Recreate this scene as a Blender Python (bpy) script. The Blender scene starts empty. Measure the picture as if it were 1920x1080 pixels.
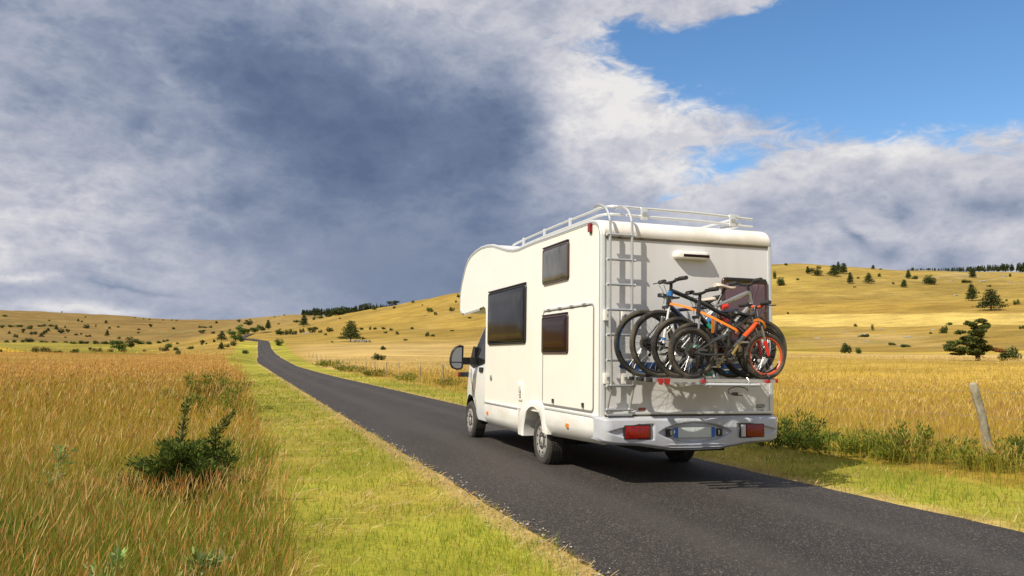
import bpy, bmesh, math, random
import numpy as np
from mathutils import Vector, Matrix

# ---------------------------------------------------------------- camera, sun, sky
S = bpy.context.scene
col = S.collection
R_ = math.radians
cam_d = bpy.data.cameras.new('camera'); cam = bpy.data.objects.new('camera', cam_d); col.objects.link(cam)
YAW, PIT, ROLL = 0.31606, 0.088915, 0.013868
F_ = Vector((math.sin(YAW)*math.cos(PIT), math.cos(YAW)*math.cos(PIT), math.sin(PIT)))
R0 = Vector((math.cos(YAW), -math.sin(YAW), 0)); U0 = R0.cross(F_)
R1 = R0*math.cos(ROLL)+U0*math.sin(ROLL); U1 = -R0*math.sin(ROLL)+U0*math.cos(ROLL)
cam.matrix_world = Matrix(((R1.x, U1.x, -F_.x, -4.862), (R1.y, U1.y, -F_.y, -8.243), (R1.z, U1.z, -F_.z, 1.388), (0, 0, 0, 1)))
cam_d.sensor_width = 36; cam_d.lens = 28.39; cam_d.clip_start = .05; cam_d.clip_end = 30000
S.camera = cam
S.view_settings.view_transform = 'Standard'; S.view_settings.look = 'None'; S.view_settings.exposure = 0; S.view_settings.gamma = 1
S.cycles.max_bounces = 6; S.cycles.diffuse_bounces = 3; S.cycles.glossy_bounces = 3; S.cycles.transparent_max_bounces = 6

sun_to = Vector((-.86, -.43, 1.0)).normalized()          # towards the sun
sd = bpy.data.lights.new('sun', 'SUN'); sd.energy = 5.2; sd.angle = R_(.53); sd.color = (1, .912, .765)
sun = bpy.data.objects.new('sun', sd); col.objects.link(sun)
sun.rotation_euler = sun_to.to_track_quat('Z', 'Y').to_euler(); sun.location = sun_to*60
SUN_EL = math.asin(sun_to.z); SUN_ROT = math.atan2(sun_to.x, sun_to.y)

W = bpy.data.worlds.new('World'); S.world = W; W.use_nodes = True
def build_sky():
    nt = W.node_tree; nt.nodes.clear(); N = nt.nodes; L = nt.links
    def nd(t, **k):
        n = N.new(t)
        for a, v in k.items(): setattr(n, a, v)
        return n
    def setin(n, i, v):
        if hasattr(v, 'is_linked'): L.new(v, n.inputs[i])
        else: n.inputs[i].default_value = v
    def M(op, a, b=0., c=0., clamp=False):
        n = nd('ShaderNodeMath', operation=op, use_clamp=clamp); setin(n, 0, a); setin(n, 1, b)
        if op in ('MULTIPLY_ADD',): setin(n, 2, c)
        return n.outputs[0]
    def VM(op, a, b=(0, 0, 0)):
        n = nd('ShaderNodeVectorMath', operation=op); setin(n, 0, a); setin(n, 1, b); return n.outputs[0]
    def comb(x, y, z):
        n = nd('ShaderNodeCombineXYZ'); setin(n, 0, x); setin(n, 1, y); setin(n, 2, z); return n.outputs[0]
    def noise(v, sc, det=6, rough=.55, dist=0., fac=True):
        n = nd('ShaderNodeTexNoise'); setin(n, 'Vector', v); n.inputs['Scale'].default_value = sc
        n.inputs['Detail'].default_value = det; n.inputs['Roughness'].default_value = rough; n.inputs['Distortion'].default_value = dist
        return n.outputs['Fac'] if fac else n.outputs['Color']
    def sstep(v, a, b, lo=0., hi=1.):
        n = nd('ShaderNodeMapRange', interpolation_type='SMOOTHSTEP'); setin(n, 0, v); n.inputs[1].default_value = a; n.inputs[2].default_value = b
        n.inputs[3].default_value = lo; n.inputs[4].default_value = hi; return n.outputs[0]
    tc = nd('ShaderNodeTexCoord').outputs['Generated']
    sp = nd('ShaderNodeSeparateXYZ'); L.new(tc, sp.inputs[0]); X, Y, Z = sp.outputs
    az = M('MULTIPLY', M('ARCTAN2', X, Y), 57.29578); el = M('MULTIPLY', M('ARCSINE', Z), 57.29578)
    P = comb(az, el, 0.)
    # cloud-base plane coordinates (streaks flatten towards the horizon)
    q = M('ADD', M('ABSOLUTE', Z), .22)
    PL = comb(M('DIVIDE', X, q), M('DIVIDE', Y, q), 0.)
    w1 = VM('SUBTRACT', noise(comb(M('MULTIPLY', az, .06), M('MULTIPLY', el, .085), 0.), 1.0, 5, .55, fac=False), (.5, .5, .5))
    w2 = VM('SUBTRACT', noise(comb(M('MULTIPLY', az, .28), M('MULTIPLY', el, .42), 3.), 1.0, 5, .6, fac=False), (.5, .5, .5))
    warp = VM('ADD', VM('MULTIPLY', w1, (13, 9, 0)), VM('MULTIPLY', w2, (4.5, 3.2, 0)))
    PW = VM('ADD', P, warp)
    PS = VM('ADD', P, VM('MULTIPLY', warp, (.45, .45, 0)))
    def blob(pos, cx, cy, rx, ry, rot=0.):
        m = nd('ShaderNodeMapping', vector_type='TEXTURE'); L.new(pos, m.inputs['Vector'])
        m.inputs['Location'].default_value = (cx, cy, 0); m.inputs['Rotation'].default_value = (0, 0, R_(rot)); m.inputs['Scale'].default_value = (rx, ry, 1)
        g = nd('ShaderNodeTexGradient', gradient_type='QUADRATIC_SPHERE'); L.new(m.outputs[0], g.inputs[0]); return g.outputs['Fac']
    def total(pos, bl, base):
        v = base
        for cx, cy, rx, ry, rot, wt in bl: v = M('MULTIPLY_ADD', blob(pos, cx, cy, rx, ry, rot), wt, v)
        return v
    n1 = noise(comb(M('MULTIPLY', az, .055), M('MULTIPLY', el, .11), 7.), 1.0, 9, .56, .35)
    n2 = noise(comb(M('MULTIPLY', az, .16), M('MULTIPLY', el, .30), 1.), 1.0, 9, .6, .5)
    n3 = noise(PL, 2.1, 9, .56, .5)
    # where the blue shows: azimuth/elevation patches
    blue = total(PS, BLUE, -.10)
    n4 = noise(comb(M('MULTIPLY', az, .42), M('MULTIPLY', el, .95), 5.), 1.0, 10, .66, .8)
    n5 = noise(comb(M('MULTIPLY', az, .24), M('MULTIPLY', el, .36), 9.), 1.0, 10, .62, .2)
    blue = M('ADD', blue, M('MULTIPLY', M('SUBTRACT', .5, n2), 1.05))
    blue = M('ADD', blue, M('MULTIPLY', M('SUBTRACT', .5, n4), 1.15))
    blue = M('ADD', blue, M('MULTIPLY', M('SUBTRACT', .5, n1), .35))
    bmask = sstep(blue, -.04, .56, 0., .99)
    # brightness of the cloud
    br = total(PW, BRIGHT, .62)
    br = M('ADD', br, total(PS, BRIGHT2, 0.))
    far = sstep(el, 1., 14.)
    namp = M('MULTIPLY', total(PS, NAMP, 1.), .68)
    tex = M('ADD', M('MULTIPLY', M('SUBTRACT', n3, .5), .80), M('MULTIPLY', M('SUBTRACT', n2, .5), .6))
    tex = M('ADD', tex, M('MULTIPLY', M('SUBTRACT', n1, .5), .35))
    rid = M('SUBTRACT', .16, M('ABSOLUTE', M('SUBTRACT', n5, .5)))
    tex = M('ADD', tex, M('MULTIPLY', rid, 1.25)); tex = M('ADD', tex, M('MULTIPLY', M('SUBTRACT', n4, .5), .28))
    br = M('ADD', br, M('MULTIPLY', tex, namp))
    cr = nd('ShaderNodeValToRGB'); L.new(br, cr.inputs[0]); e = cr.color_ramp
    st = [(0., (.115, .160, .272)), (.22, (.165, .215, .335)), (.45, (.285, .335, .45)), (.65, (.45, .475, .57)), (.85, (.66, .66, .71)), (1., (.86, .84, .83))]
    e.elements[0].position = 0; e.elements[0].color = st[0][1]+(1,); e.elements[1].position = 1; e.elements[1].color = st[-1][1]+(1,)
    for p_, c_ in st[1:-1]: k = e.elements.new(p_); k.color = c_+(1,)
    # low horizon band: paler, bluer air
    lowm = sstep(el, 0., 7., .28, 0.)
    mx = nd('ShaderNodeMix', data_type='RGBA'); L.new(lowm, mx.inputs[0]); L.new(cr.outputs[0], mx.inputs[6]); mx.inputs[7].default_value = (.33, .40, .53, 1)
    sky = nd('ShaderNodeTexSky', sky_type='NISHITA'); sky.sun_disc = False; sky.sun_elevation = SUN_EL; sky.sun_rotation = SUN_ROT
    sky.air_density = 1.0; sky.dust_density = .25; sky.ozone_density = 2.5
    hs = nd('ShaderNodeHueSaturation'); hs.inputs['Saturation'].default_value = 1.2; L.new(sky.outputs[0], hs.inputs['Color'])
    b1 = nd('ShaderNodeBackground'); L.new(hs.outputs[0], b1.inputs[0]); b1.inputs[1].default_value = .15
    b2 = nd('ShaderNodeBackground'); L.new(mx.outputs[2], b2.inputs[0]); b2.inputs[1].default_value = .97
    ms = nd('ShaderNodeMixShader'); L.new(bmask, ms.inputs[0]); L.new(b2.outputs[0], ms.inputs[1]); L.new(b1.outputs[0], ms.inputs[2])
    o = nd('ShaderNodeOutputWorld'); L.new(ms.outputs[0], o.inputs[0])
BLUE = [(50.6, 19.8, 28.7, 14.0, -10, 2), (34.6, 21.0, 15.1, 6.4, -12, 1.25), (26.4, 22.2, 7.6, 4.2, 0, 0.6), (43.6, 16.4, 9.8, 5.3, 0, 0.5), (30.9, 25.0, 12.1, 3.8, 6, -1.3), (32.7, 13.7, 9.8, 3.4, 8, 0.9), (29.0, 11.4, 5.3, 2.3, 20, 0.45), (0.8, 13.3, 34.0, 22.7, 0, -0.8), (45.9, 10.2, 28.7, 7.2, -6, -1), ]
BRIGHT = [(2.8, 18.0, 33.3, 13.6, -12, -0.58), (14.1, 15.5, 11.3, 12.1, 0, -0.14), (5.9, 12.5, 23.4, 9.8, 8, -0.3), (-13.4, 15.8, 15.9, 4.2, -8, -0.3), (-13.7, 20.4, 15.1, 4.5, -10, -0.18), (9.1, 4.2, 28.7, 15.9, 0, -0.34), (10.4, 9.4, 7.6, 4.9, 0, 0.1), (-2.3, 21.1, 19.7, 6.0, -25, -0.16), (19.6, 5.9, 13.6, 11.3, 0, -0.25), (12.4, 23.9, 11.3, 4.2, 0, 0.15), (-6.9, 18.5, 12.9, 1.9, -38, 0.14), (-12.9, 7.5, 17.4, 9.8, 0, 0.1), (-1.8, 9.9, 9.1, 1.5, -10, 0.15), (25.3, 17.4, 11.3, 10.6, -20, 0.3), (34.5, 18.3, 12.9, 4.9, 0, 0.25), (42.9, 13.5, 18.1, 3.4, -4, 0.22), (25.3, 9.6, 11.3, 4.5, 0, -0.1), (37.9, 10.4, 18.9, 3.4, 5, -0.15), (30.8, 7.4, 18.9, 4.5, 0, -0.1), (47.3, 7.8, 15.1, 4.5, 0, -0.05), (-12.3, 7.3, 19.7, 9.8, 0, -0.06), (30.9, 13.2, 15.9, 6.0, 0, 0.12), (44.4, 12.0, 15.9, 4.5, -4, 0.1), ]
BRIGHT2 = [(16.8, 15.7, 4.9, 8.7, 0, -0.24), (21.2, 16.3, 4.5, 8.7, 0, 0.25), (8.1, 12.7, 3.0, 3.0, 0, -0.15), (44.4, 9.7, 2.6, 1.1, -20, -0.35), (40.9, 8.8, 2.3, 0.8, -35, -0.4), (48.8, 9.8, 5.3, 1.7, -15, -0.3), (43.1, 7.7, 2.6, 1.1, 0, -0.2), (49.6, 8.3, 4.5, 1.5, 0, 0.15), (46.7, 6.9, 3.8, 1.5, 0, -0.2), (-7.4, 4.3, 5.7, 0.5, -4, -0.3), (-11.9, 4.7, 4.9, 0.6, -5, 0.3), (-7.6, 2.8, 5.7, 0.9, -5, 0.3), (-10.3, 2.9, 6.0, 0.7, -4, 0.25), (3.2, 6.9, 11.3, 2.3, 0, 0.05), ]
NAMP = [(9.0, 6.4, 25.7, 9.8, 0, -1), (4.3, 16.4, 23.4, 11.3, 0, -0.3), (19.6, 4.4, 15.1, 6.0, 0, -0.3), (29.0, 17.6, 17.0, 11.3, 0, 0.35), (-11.8, 8.6, 18.9, 9.8, 0, 0.3), ]
build_sky()
# ---------------------------------------------------------------- helpers
rng = np.random.default_rng(7); random.seed(7)
def mat(name, base=(.8, .8, .8), rough=.5, metal=0., coat=0., spec=.5, trans=0.):
    m = bpy.data.materials.new(name); m.use_nodes = True; b = m.node_tree.nodes['Principled BSDF']
    b.inputs['Base Color'].default_value = (*base, 1); b.inputs['Roughness'].default_value = rough; b.inputs['Metallic'].default_value = metal
    b.inputs['Coat Weight'].default_value = coat; b.inputs['Specular IOR Level'].default_value = spec
    return m
def vary(m, scale=6., amt=.15, bump=0., bscale=None, dark=None, coord='Object', rvar=0., stretch=(1, 1, 1), lo=.35, hi=.65):
    """procedural dirt / tone variation and bump"""
    nt = m.node_tree; N = nt.nodes; L = nt.links; b = N['Principled BSDF']; base = tuple(b.inputs['Base Color'].default_value)
    tc = N.new('ShaderNodeTexCoord'); mp = N.new('ShaderNodeMapping'); mp.inputs['Scale'].default_value = stretch; L.new(tc.outputs[coord], mp.inputs[0])
    n = N.new('ShaderNodeTexNoise'); n.inputs['Scale'].default_value = scale; n.inputs['Detail'].default_value = 6; n.inputs['Roughness'].default_value = .6
    L.new(mp.outputs[0], n.inputs[0])
    r = N.new('ShaderNodeMapRange'); r.inputs[1].default_value = lo; r.inputs[2].default_value = hi; L.new(n.outputs[0], r.inputs[0])
    mx = N.new('ShaderNodeMix'); mx.data_type = 'RGBA'; L.new(r.outputs[0], mx.inputs[0])
    mx.inputs[6].default_value = base; d = dark if dark else tuple(c*(1-amt) for c in base[:3]); mx.inputs[7].default_value = (*d[:3], 1)
    L.new(mx.outputs[2], b.inputs['Base Color'])
    if rvar:
        q = N.new('ShaderNodeMapRange'); q.inputs[3].default_value = b.inputs['Roughness'].default_value; q.inputs[4].default_value = b.inputs['Roughness'].default_value+rvar
        L.new(n.outputs[0], q.inputs[0]); L.new(q.outputs[0], b.inputs['Roughness'])
    if bump:
        n2 = N.new('ShaderNodeTexNoise'); n2.inputs['Scale'].default_value = bscale or scale*4; n2.inputs['Detail'].default_value = 5; L.new(tc.outputs[coord], n2.inputs[0])
        bp = N.new('ShaderNodeBump'); bp.inputs['Strength'].default_value = bump; bp.inputs['Distance'].default_value = .01; L.new(n2.outputs[0], bp.inputs['Height']); L.new(bp.outputs[0], b.inputs['Normal'])
    return m
def vcmat(name, rough=.9, transl=0., spec=.2, hue=0., noise=0.):
    """colour from the mesh's own colour attribute (leaf, stalk and needle colours)"""
    m = bpy.data.materials.new(name); m.use_nodes = True; nt = m.node_tree; N = nt.nodes; L = nt.links; b = N['Principled BSDF']
    a = N.new('ShaderNodeAttribute'); a.attribute_name = 'Col'; b.inputs['Roughness'].default_value = rough; b.inputs['Specular IOR Level'].default_value = spec
    c = a.outputs['Color']
    if hue:
        oi = N.new('ShaderNodeObjectInfo'); h = N.new('ShaderNodeHueSaturation'); r = N.new('ShaderNodeMapRange'); r.inputs[3].default_value = .5-hue; r.inputs[4].default_value = .5+hue*.6
        L.new(oi.outputs['Random'], r.inputs[0]); L.new(r.outputs[0], h.inputs['Hue']); L.new(c, h.inputs['Color'])
        r2 = N.new('ShaderNodeMapRange'); r2.inputs[3].default_value = .8; r2.inputs[4].default_value = 1.25; L.new(oi.outputs['Random'], r2.inputs[0]); L.new(r2.outputs[0], h.inputs['Value'])
        c = h.outputs[0]
    L.new(c, b.inputs['Base Color'])
    if transl:
        t = N.new('ShaderNodeBsdfTranslucent'); L.new(c, t.inputs[0]); ms = N.new('ShaderNodeMixShader'); ms.inputs[0].default_value = transl
        L.new(b.outputs[0], ms.inputs[1]); L.new(t.outputs[0], ms.inputs[2]); L.new(ms.outputs[0], N['Material Output'].inputs[0])
    return m
def npmesh(name, V, Fq, colr=None, smooth=False):
    """mesh from numpy arrays; Fq is (n,3) or (n,4)"""
    me = bpy.data.meshes.new(name); V = np.asarray(V, np.float32); Fq = np.asarray(Fq, np.int32); n, k = Fq.shape
    me.vertices.add(len(V)); me.vertices.foreach_set('co', V.ravel()); me.loops.add(n*k); me.loops.foreach_set('vertex_index', Fq.ravel())
    me.polygons.add(n); me.polygons.foreach_set('loop_start', np.arange(n, dtype=np.int32)*k); me.polygons.foreach_set('loop_total', np.full(n, k, np.int32))
    me.update(calc_edges=True)
    if colr is not None:
        at = me.color_attributes.new('Col', 'FLOAT_COLOR', 'POINT'); c = np.ones((len(V), 4), np.float32); c[:, :3] = colr; at.data.foreach_set('color', c.ravel())
    me.polygons.foreach_set('use_smooth', np.full(n, smooth)); me.validate(); return me
def link(name, me, parent=None, loc=(0, 0, 0), rz=0.):
    o = bpy.data.objects.new(name, me); col.objects.link(o); o.parent = parent; o.location = loc; o.rotation_euler = (0, 0, rz); return o
def tag(o, label=None, cat=None, group=None, kind=None):
    if label: o['label'] = label
    if cat: o['category'] = cat
    if group: o['group'] = group
    if kind: o['kind'] = kind
    return o
def empty(name, loc=(0, 0, 0), rz=0., parent=None):
    o = bpy.data.objects.new(name, None); o.empty_display_size = .2; col.objects.link(o); o.location = loc; o.rotation_euler = (0, 0, rz); o.parent = parent; return o
class MB:
    def __init__(s): s.v = []; s.f = []; s.m = []; s.mats = []
    def mi(s, m):
        if m not in s.mats: s.mats.append(m)
        return s.mats.index(m)
    def add(s, vs, fs, m):
        o = len(s.v); s.v += [tuple(v) for v in vs]; i = s.mi(m)
        for f in fs: s.f.append(tuple(o+k for k in f)); s.m.append(i)
    def box(s, c, sz, m, bev=0., rot=None):
        bm = bmesh.new(); bmesh.ops.create_cube(bm, size=1); bmesh.ops.scale(bm, vec=sz, verts=bm.verts)
        if bev: bmesh.ops.bevel(bm, geom=bm.edges[:], offset=bev, segments=2, affect='EDGES', profile=.7)
        if rot: bmesh.ops.transform(bm, matrix=rot.to_4x4(), verts=bm.verts)
        s.add([v.co+Vector(c) for v in bm.verts], [[v.index for v in f.verts] for f in (bm.verts.index_update() or bm.faces)], m); bm.free()
    def tube(s, pts, r, m, n=8, closed=False, caps=True):
        P = [Vector(p) for p in pts]; k = len(P); rs = r if isinstance(r, (list, tuple)) else [r]*k; vs = []; prev = None
        for i in range(k):
            if closed: t = P[(i+1) % k]-P[i-1]
            else: t = P[min(i+1, k-1)]-P[max(i-1, 0)]
            t.normalize()
            if prev is None: a = Vector((0, 0, 1)) if abs(t.z) < .9 else Vector((1, 0, 0)); u = t.cross(a).normalized()
            else: u = (prev-t*prev.dot(t)).normalized()
            prev = u; w = t.cross(u)
            for j in range(n): q = 2*math.pi*j/n; vs.append(P[i]+(u*math.cos(q)+w*math.sin(q))*rs[i])
        fs = []
        for i in range(k if closed else k-1):
            for j in range(n): a = i*n+j; b = i*n+(j+1) % n; c = ((i+1) % k)*n; fs.append((a, b, c+(j+1) % n, c+j))
        if caps and not closed: fs.append(tuple(range(n))[::-1]); fs.append(tuple((k-1)*n+j for j in range(n)))
        s.add(vs, fs, m)
    def lathe(s, prof, org, axis, m, n=32, closed=False):
        """prof: (radius, height along axis)"""
        ax = Vector(axis).normalized(); a = Vector((0, 0, 1)) if abs(ax.z) < .9 else Vector((0, 1, 0)); u = ax.cross(a).normalized(); w = ax.cross(u); O = Vector(org); vs = []; k = len(prof)
        for r, h in prof:
            for j in range(n): q = 2*math.pi*j/n; vs.append(O+ax*h+(u*math.cos(q)+w*math.sin(q))*r)
        fs = []
        for i in range(k if closed else k-1):
            for j in range(n): a_ = i*n+j; b_ = i*n+(j+1) % n; c = ((i+1) % k)*n; fs.append((a_, b_, c+(j+1) % n, c+j))
        if not closed:
            if prof[0][0] > 1e-4: fs.append(tuple(range(n))[::-1])
            if prof[-1][0] > 1e-4: fs.append(tuple((k-1)*n+j for j in range(n)))
        s.add(vs, fs, m)
    def prism(s, poly, a, b, m, axis='x'):
        """poly in (y,z) for axis x, (x,z) for axis y, (x,y) for axis z"""
        f = {'x': lambda p, t: (t, p[0], p[1]), 'y': lambda p, t: (p[0], t, p[1]), 'z': lambda p, t: (p[0], p[1], t)}[axis]; n = len(poly)
        vs = [f(p, a) for p in poly]+[f(p, b) for p in poly]
        s.add(vs, [tuple(range(n)), tuple(range(2*n-1, n-1, -1))]+[(i, (i+1) % n, n+(i+1) % n, n+i) for i in range(n)], m)
    def rings(s, rs, m, cap=True, close=True):
        """skin a list of equal-length vertex rings"""
        n = len(rs[0]); vs = [v for r in rs for v in r]; fs = []
        for i in range(len(rs)-1):
            for j in range(n if close else n-1): a = i*n+j; b = i*n+(j+1) % n; fs.append((a, b, b+n, a+n))
        if cap: fs.append(tuple(range((len(rs)-1)*n, len(rs)*n)))
        s.add(vs, fs, m)
    def build(s, name, parent=None, smooth=True, loc=(0, 0, 0), ang=35, rz=0., fix=True):
        me = bpy.data.meshes.new(name); me.from_pydata(s.v, [], s.f)
        for m in s.mats: me.materials.append(m)
        me.polygons.foreach_set('material_index', s.m)
        if fix:
            bm = bmesh.new(); bm.from_mesh(me); bmesh.ops.remove_doubles(bm, verts=bm.verts, dist=1e-5); bmesh.ops.recalc_face_normals(bm, faces=bm.faces); bm.to_mesh(me); bm.free()
        if smooth: me.polygons.foreach_set('use_smooth', [True]*len(me.polygons)); me.set_sharp_from_angle(angle=R_(ang))
        me.update(); return link(name, me, parent, loc, rz)
def rrect(cx, cz, w, h, r, n=5):
    p = []
    for sx, sz, a0 in ((1, 1, 0), (-1, 1, 90), (-1, -1, 180), (1, -1, 270)):
        for i in range(n+1):
            a = R_(a0+90*i/n); p.append((cx+sx*(w/2-r)+r*math.cos(a), cz+sz*(h/2-r)+r*math.sin(a)))
    return p
def panel(mb, place, cx, cz, w, h, r, lay, m):
    """raised rounded panel: lay = [(inset, height)], place(u, v, depth) -> point"""
    mb.rings([[place(u, v, d) for u, v in rrect(cx, cz, w-2*i, h-2*i, max(r-i, .004))] for i, d in lay], m)

# ---------------------------------------------------------------- materials
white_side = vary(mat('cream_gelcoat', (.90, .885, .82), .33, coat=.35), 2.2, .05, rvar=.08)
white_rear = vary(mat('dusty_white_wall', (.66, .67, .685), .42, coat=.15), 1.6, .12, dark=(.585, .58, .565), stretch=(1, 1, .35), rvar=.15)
white_roof = vary(mat('white_roof_cap', (.84, .83, .80), .38), 3., .1, dark=(.72, .68, .61), rvar=.1)
white_skirt = vary(mat('white_skirt', (.83, .84, .82), .35, coat=.2), 2.5, .15, dark=(.70, .69, .64), stretch=(.6, .6, 2))
white_cab = vary(mat('white_cab_paint', (.80, .84, .86), .22, coat=.6), 3., .05)
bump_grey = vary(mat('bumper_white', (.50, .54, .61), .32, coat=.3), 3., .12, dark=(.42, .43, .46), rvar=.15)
alu = vary(mat('satin_aluminium', (.62, .64, .66), .34, metal=.75), 30, .12, rvar=.15)
alu_white = mat('white_enamel_tube', (.66, .69, .70), .35, metal=.25)
trim_grey = mat('grey_trim', (.33, .34, .35), .4, metal=.5)
seam_m = mat('dark_seam', (.09, .075, .06), .8)
rubber = mat('black_rubber', (.018, .018, .019), .62)
black_pl = mat('black_plastic', (.016, .016, .017), .42)
dark_under = mat('underbody_black', (.012, .012, .012), .8)
glass_dk = vary(mat('dark_acrylic', (.010, .010, .010), .09, spec=.14), 7, .5, dark=(.045, .040, .034), stretch=(1, 3.5, .35), lo=.50, hi=.75)
glass_brown = mat('brown_acrylic', (.022, .009, .007), .08, spec=.16)
glass_frame_br = mat('brown_frame', (.060, .028, .024), .25, coat=.5)
glass_grey = vary(mat('grey_acrylic', (.13, .13, .12), .10, spec=.6), 3, .6, stretch=(1, 1, .5))
glass_mauve = mat('mauve_blind', (.12, .062, .070), .14, coat=.7)
curtain_m = vary(mat('curtain', (.10, .092, .08), .9), 9, .6, dark=(.02, .02, .02), stretch=(1, 5, .4))
mirror_m = mat('mirror_glass', (.20, .22, .27), .02, metal=1.)
tyre_m = vary(mat('road_tyre', (.055, .05, .045), .85), 30, .3, bump=.3, bscale=90)
hub_m = vary(mat('hubcap_silver', (.50, .49, .46), .38, metal=.35), 20, .15)
red_lens = vary(mat('red_lens', (.32, .005, .003), .22, coat=.15), 40, .5, dark=(.12, .002, .002))
clear_lens = mat('clear_lens', (.5, .5, .52), .15, coat=.8)
amber_lens = mat('amber_lens', (.85, .22, .01), .2, coat=.8)
plate_blue = mat('plate_blue', (.01, .12, .50), .35); plate_white = mat('plate_blank', (.60, .66, .67), .3)
red_pl = mat('red_plastic', (.42, .02, .02), .45); orange_web = vary(mat('orange_webbing', (.90, .24, .015), .75), 60, .25)
badge_m = mat('grey_badge', (.17, .17, .165), .5)
decal_blue = mat('decal_blue', (.02, .07, .22), .4); decal_green = mat('decal_green', (.02, .10, .07), .4)
sticker = mat('faded_sticker', (.30, .08, .07), .6)
bark = vary(mat('bark', (.10, .072, .052), .95), 6, .5, bump=.8, bscale=18)
TR=[0, 30, 60, 80, 100, 120, 140, 155, 166, 180, 210, 240, 290, 330, 370, 420, 480, 560, 620, 750, 1000, 1400, 1800, 2600, 6000]
TA=[
(-21.52,[0.0,0.0,0.0,0.06,0.2,0.89,1.5,0.49,-0.84,-2.0,-2.72,-3.0,-2.45,-1.46,-0.32,0.86,1.78,2.95,4.07,6.89,13.27,35.02,64.69,87.55,84.82]),
(-14.14,[0.0,0.0,0.0,0.06,0.2,0.9,1.52,0.51,-0.83,-2.0,-2.72,-3.0,-2.32,-1.1,0.31,1.78,2.91,4.4,5.96,10.0,17.86,44.69,80.12,109.32,123.57]),
(-8.42,[0.0,0.0,0.0,0.06,0.2,0.94,1.59,0.67,-0.54,-1.5,-1.87,-2.0,-1.38,-0.27,1.04,2.49,3.76,5.48,7.05,10.83,18.1,44.55,78.1,106.06,122.8]),
(-4.37,[0.0,0.0,0.0,0.09,0.3,1.0,1.58,1.08,0.45,0.0,1.02,2.3,2.86,3.34,4.12,5.27,6.78,8.95,10.55,14.24,23.38,45.8,73.29,99.7,111.5]),
(-1.08,[0.0,0.0,0.0,0.07,0.25,0.82,1.44,1.63,1.74,1.91,2.56,3.42,5.05,6.41,7.68,9.37,11.77,15.16,17.54,22.63,32.81,54.1,77.0,104.13,111.66]),
(0.97,[0.0,0.0,0.0,0.07,0.2,0.33,0.58,0.95,1.23,1.55,2.23,3.02,5.29,7.37,9.11,11.26,14.0,17.73,20.5,26.57,38.75,59.87,83.38,113.27,108.56]),
(3.05,[0.0,0.0,0.0,0.06,0.2,0.66,1.24,1.49,1.64,1.88,2.69,3.72,5.76,7.6,9.56,12.13,15.27,19.62,23.02,30.58,44.77,68.37,90.95,124.13,112.87]),
(4.83,[0.0,0.0,0.0,0.06,0.2,0.67,1.3,1.63,1.87,2.19,3.09,4.15,6.28,8.22,10.33,13.2,17.04,22.53,26.94,35.96,46.2,67.72,91.31,117.9,116.4]),
(8.45,[0.0,0.0,0.0,0.06,0.2,0.67,1.33,1.75,2.06,2.48,3.52,4.71,6.92,9.12,12.05,16.19,21.42,28.77,34.59,46.38,60.07,80.8,96.45,104.85,84.42]),
(14.4,[0.0,0.0,0.0,0.06,0.2,0.67,1.35,1.81,2.16,2.64,3.84,5.26,8.03,10.93,14.92,20.86,29.05,41.03,50.54,61.44,72.85,87.54,88.39,92.81,74.5]),
(23.44,[0.0,0.0,0.0,0.09,0.3,0.99,1.93,2.47,2.85,3.38,4.74,6.4,10.01,14.07,20.28,29.49,41.7,57.39,65.45,76.39,88.13,95.05,92.15,98.29,67.78]),
(30.79,[0.0,0.0,0.0,0.12,0.4,1.29,2.44,2.99,3.35,3.89,5.48,7.5,11.86,16.65,23.59,33.75,47.75,64.93,72.14,83.55,94.67,100.19,93.53,92.61,57.89]),
(36.74,[0.0,0.0,0.0,0.73,1.77,2.24,2.7,3.23,3.58,4.08,6.01,8.57,13.69,20.35,27.13,36.08,49.19,65.69,73.37,85.14,96.61,103.82,93.54,85.7,46.42]),
(44.16,[0.0,0.0,0.0,0.69,1.7,2.21,2.73,3.33,3.68,4.18,6.22,8.94,14.12,20.58,26.62,34.32,45.37,59.69,67.43,79.48,90.54,96.96,92.15,86.23,37.68]),
(50.48,[0.0,0.0,0.0,0.7,1.68,2.07,2.5,3.31,3.9,4.71,7.01,9.69,14.65,20.35,25.83,32.81,42.5,55.24,62.75,74.35,86.87,93.59,89.76,85.56,29.04]),
(59.61,[0.0,0.0,0.0,0.19,0.6,1.38,2.46,3.28,3.92,4.8,6.96,9.38,13.9,18.57,23.2,29.08,36.9,46.66,52.36,62.02,72.29,79.83,75.52,69.96,11.97]),
]
CAMP = (-4.862, -8.243, 1.388)
def _pchip(x, y, xs):
    x = np.asarray(x, float); y = np.asarray(y, float); h = np.diff(x); dl = (np.diff(y, axis=0).T / h).T
    m = np.zeros_like(y)
    for i in range(1, len(x)-1):
        a, b = dl[i-1], dl[i]; w1 = 2*h[i]+h[i-1]; w2 = h[i]+2*h[i-1]
        ok = a*b > 0
        m[i] = np.where(ok, (w1+w2)/(w1/np.where(ok, a, 1)+w2/np.where(ok, b, 1)), 0)
    m[-1] = dl[-1]
    k = np.clip(np.searchsorted(x, xs, side='right')-1, 0, len(x)-2); hk = h[k]; s = (xs-x[k])/hk
    if y.ndim > 1: s = s[:, None]; hk = hk[:, None]
    return (1+2*s)*(1-s)**2*y[k]+s*(1-s)**2*hk*m[k]+s*s*(3-2*s)*y[k+1]+s*s*(s-1)*hk*m[k+1]
_az = np.array([a for a, _ in TA]+[TA[0][0]+360]); _zt = np.array([z for _, z in TA]+[TA[0][1]])
_AG = np.arange(_az[0], _az[0]+360.01, .5); _LG = np.linspace(math.log(20), math.log(6000), 420)
_Z1 = _pchip(_az, _zt, _AG)
_ZG = _pchip(np.array(TR, float), _Z1.T, np.exp(_LG)).T
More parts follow.
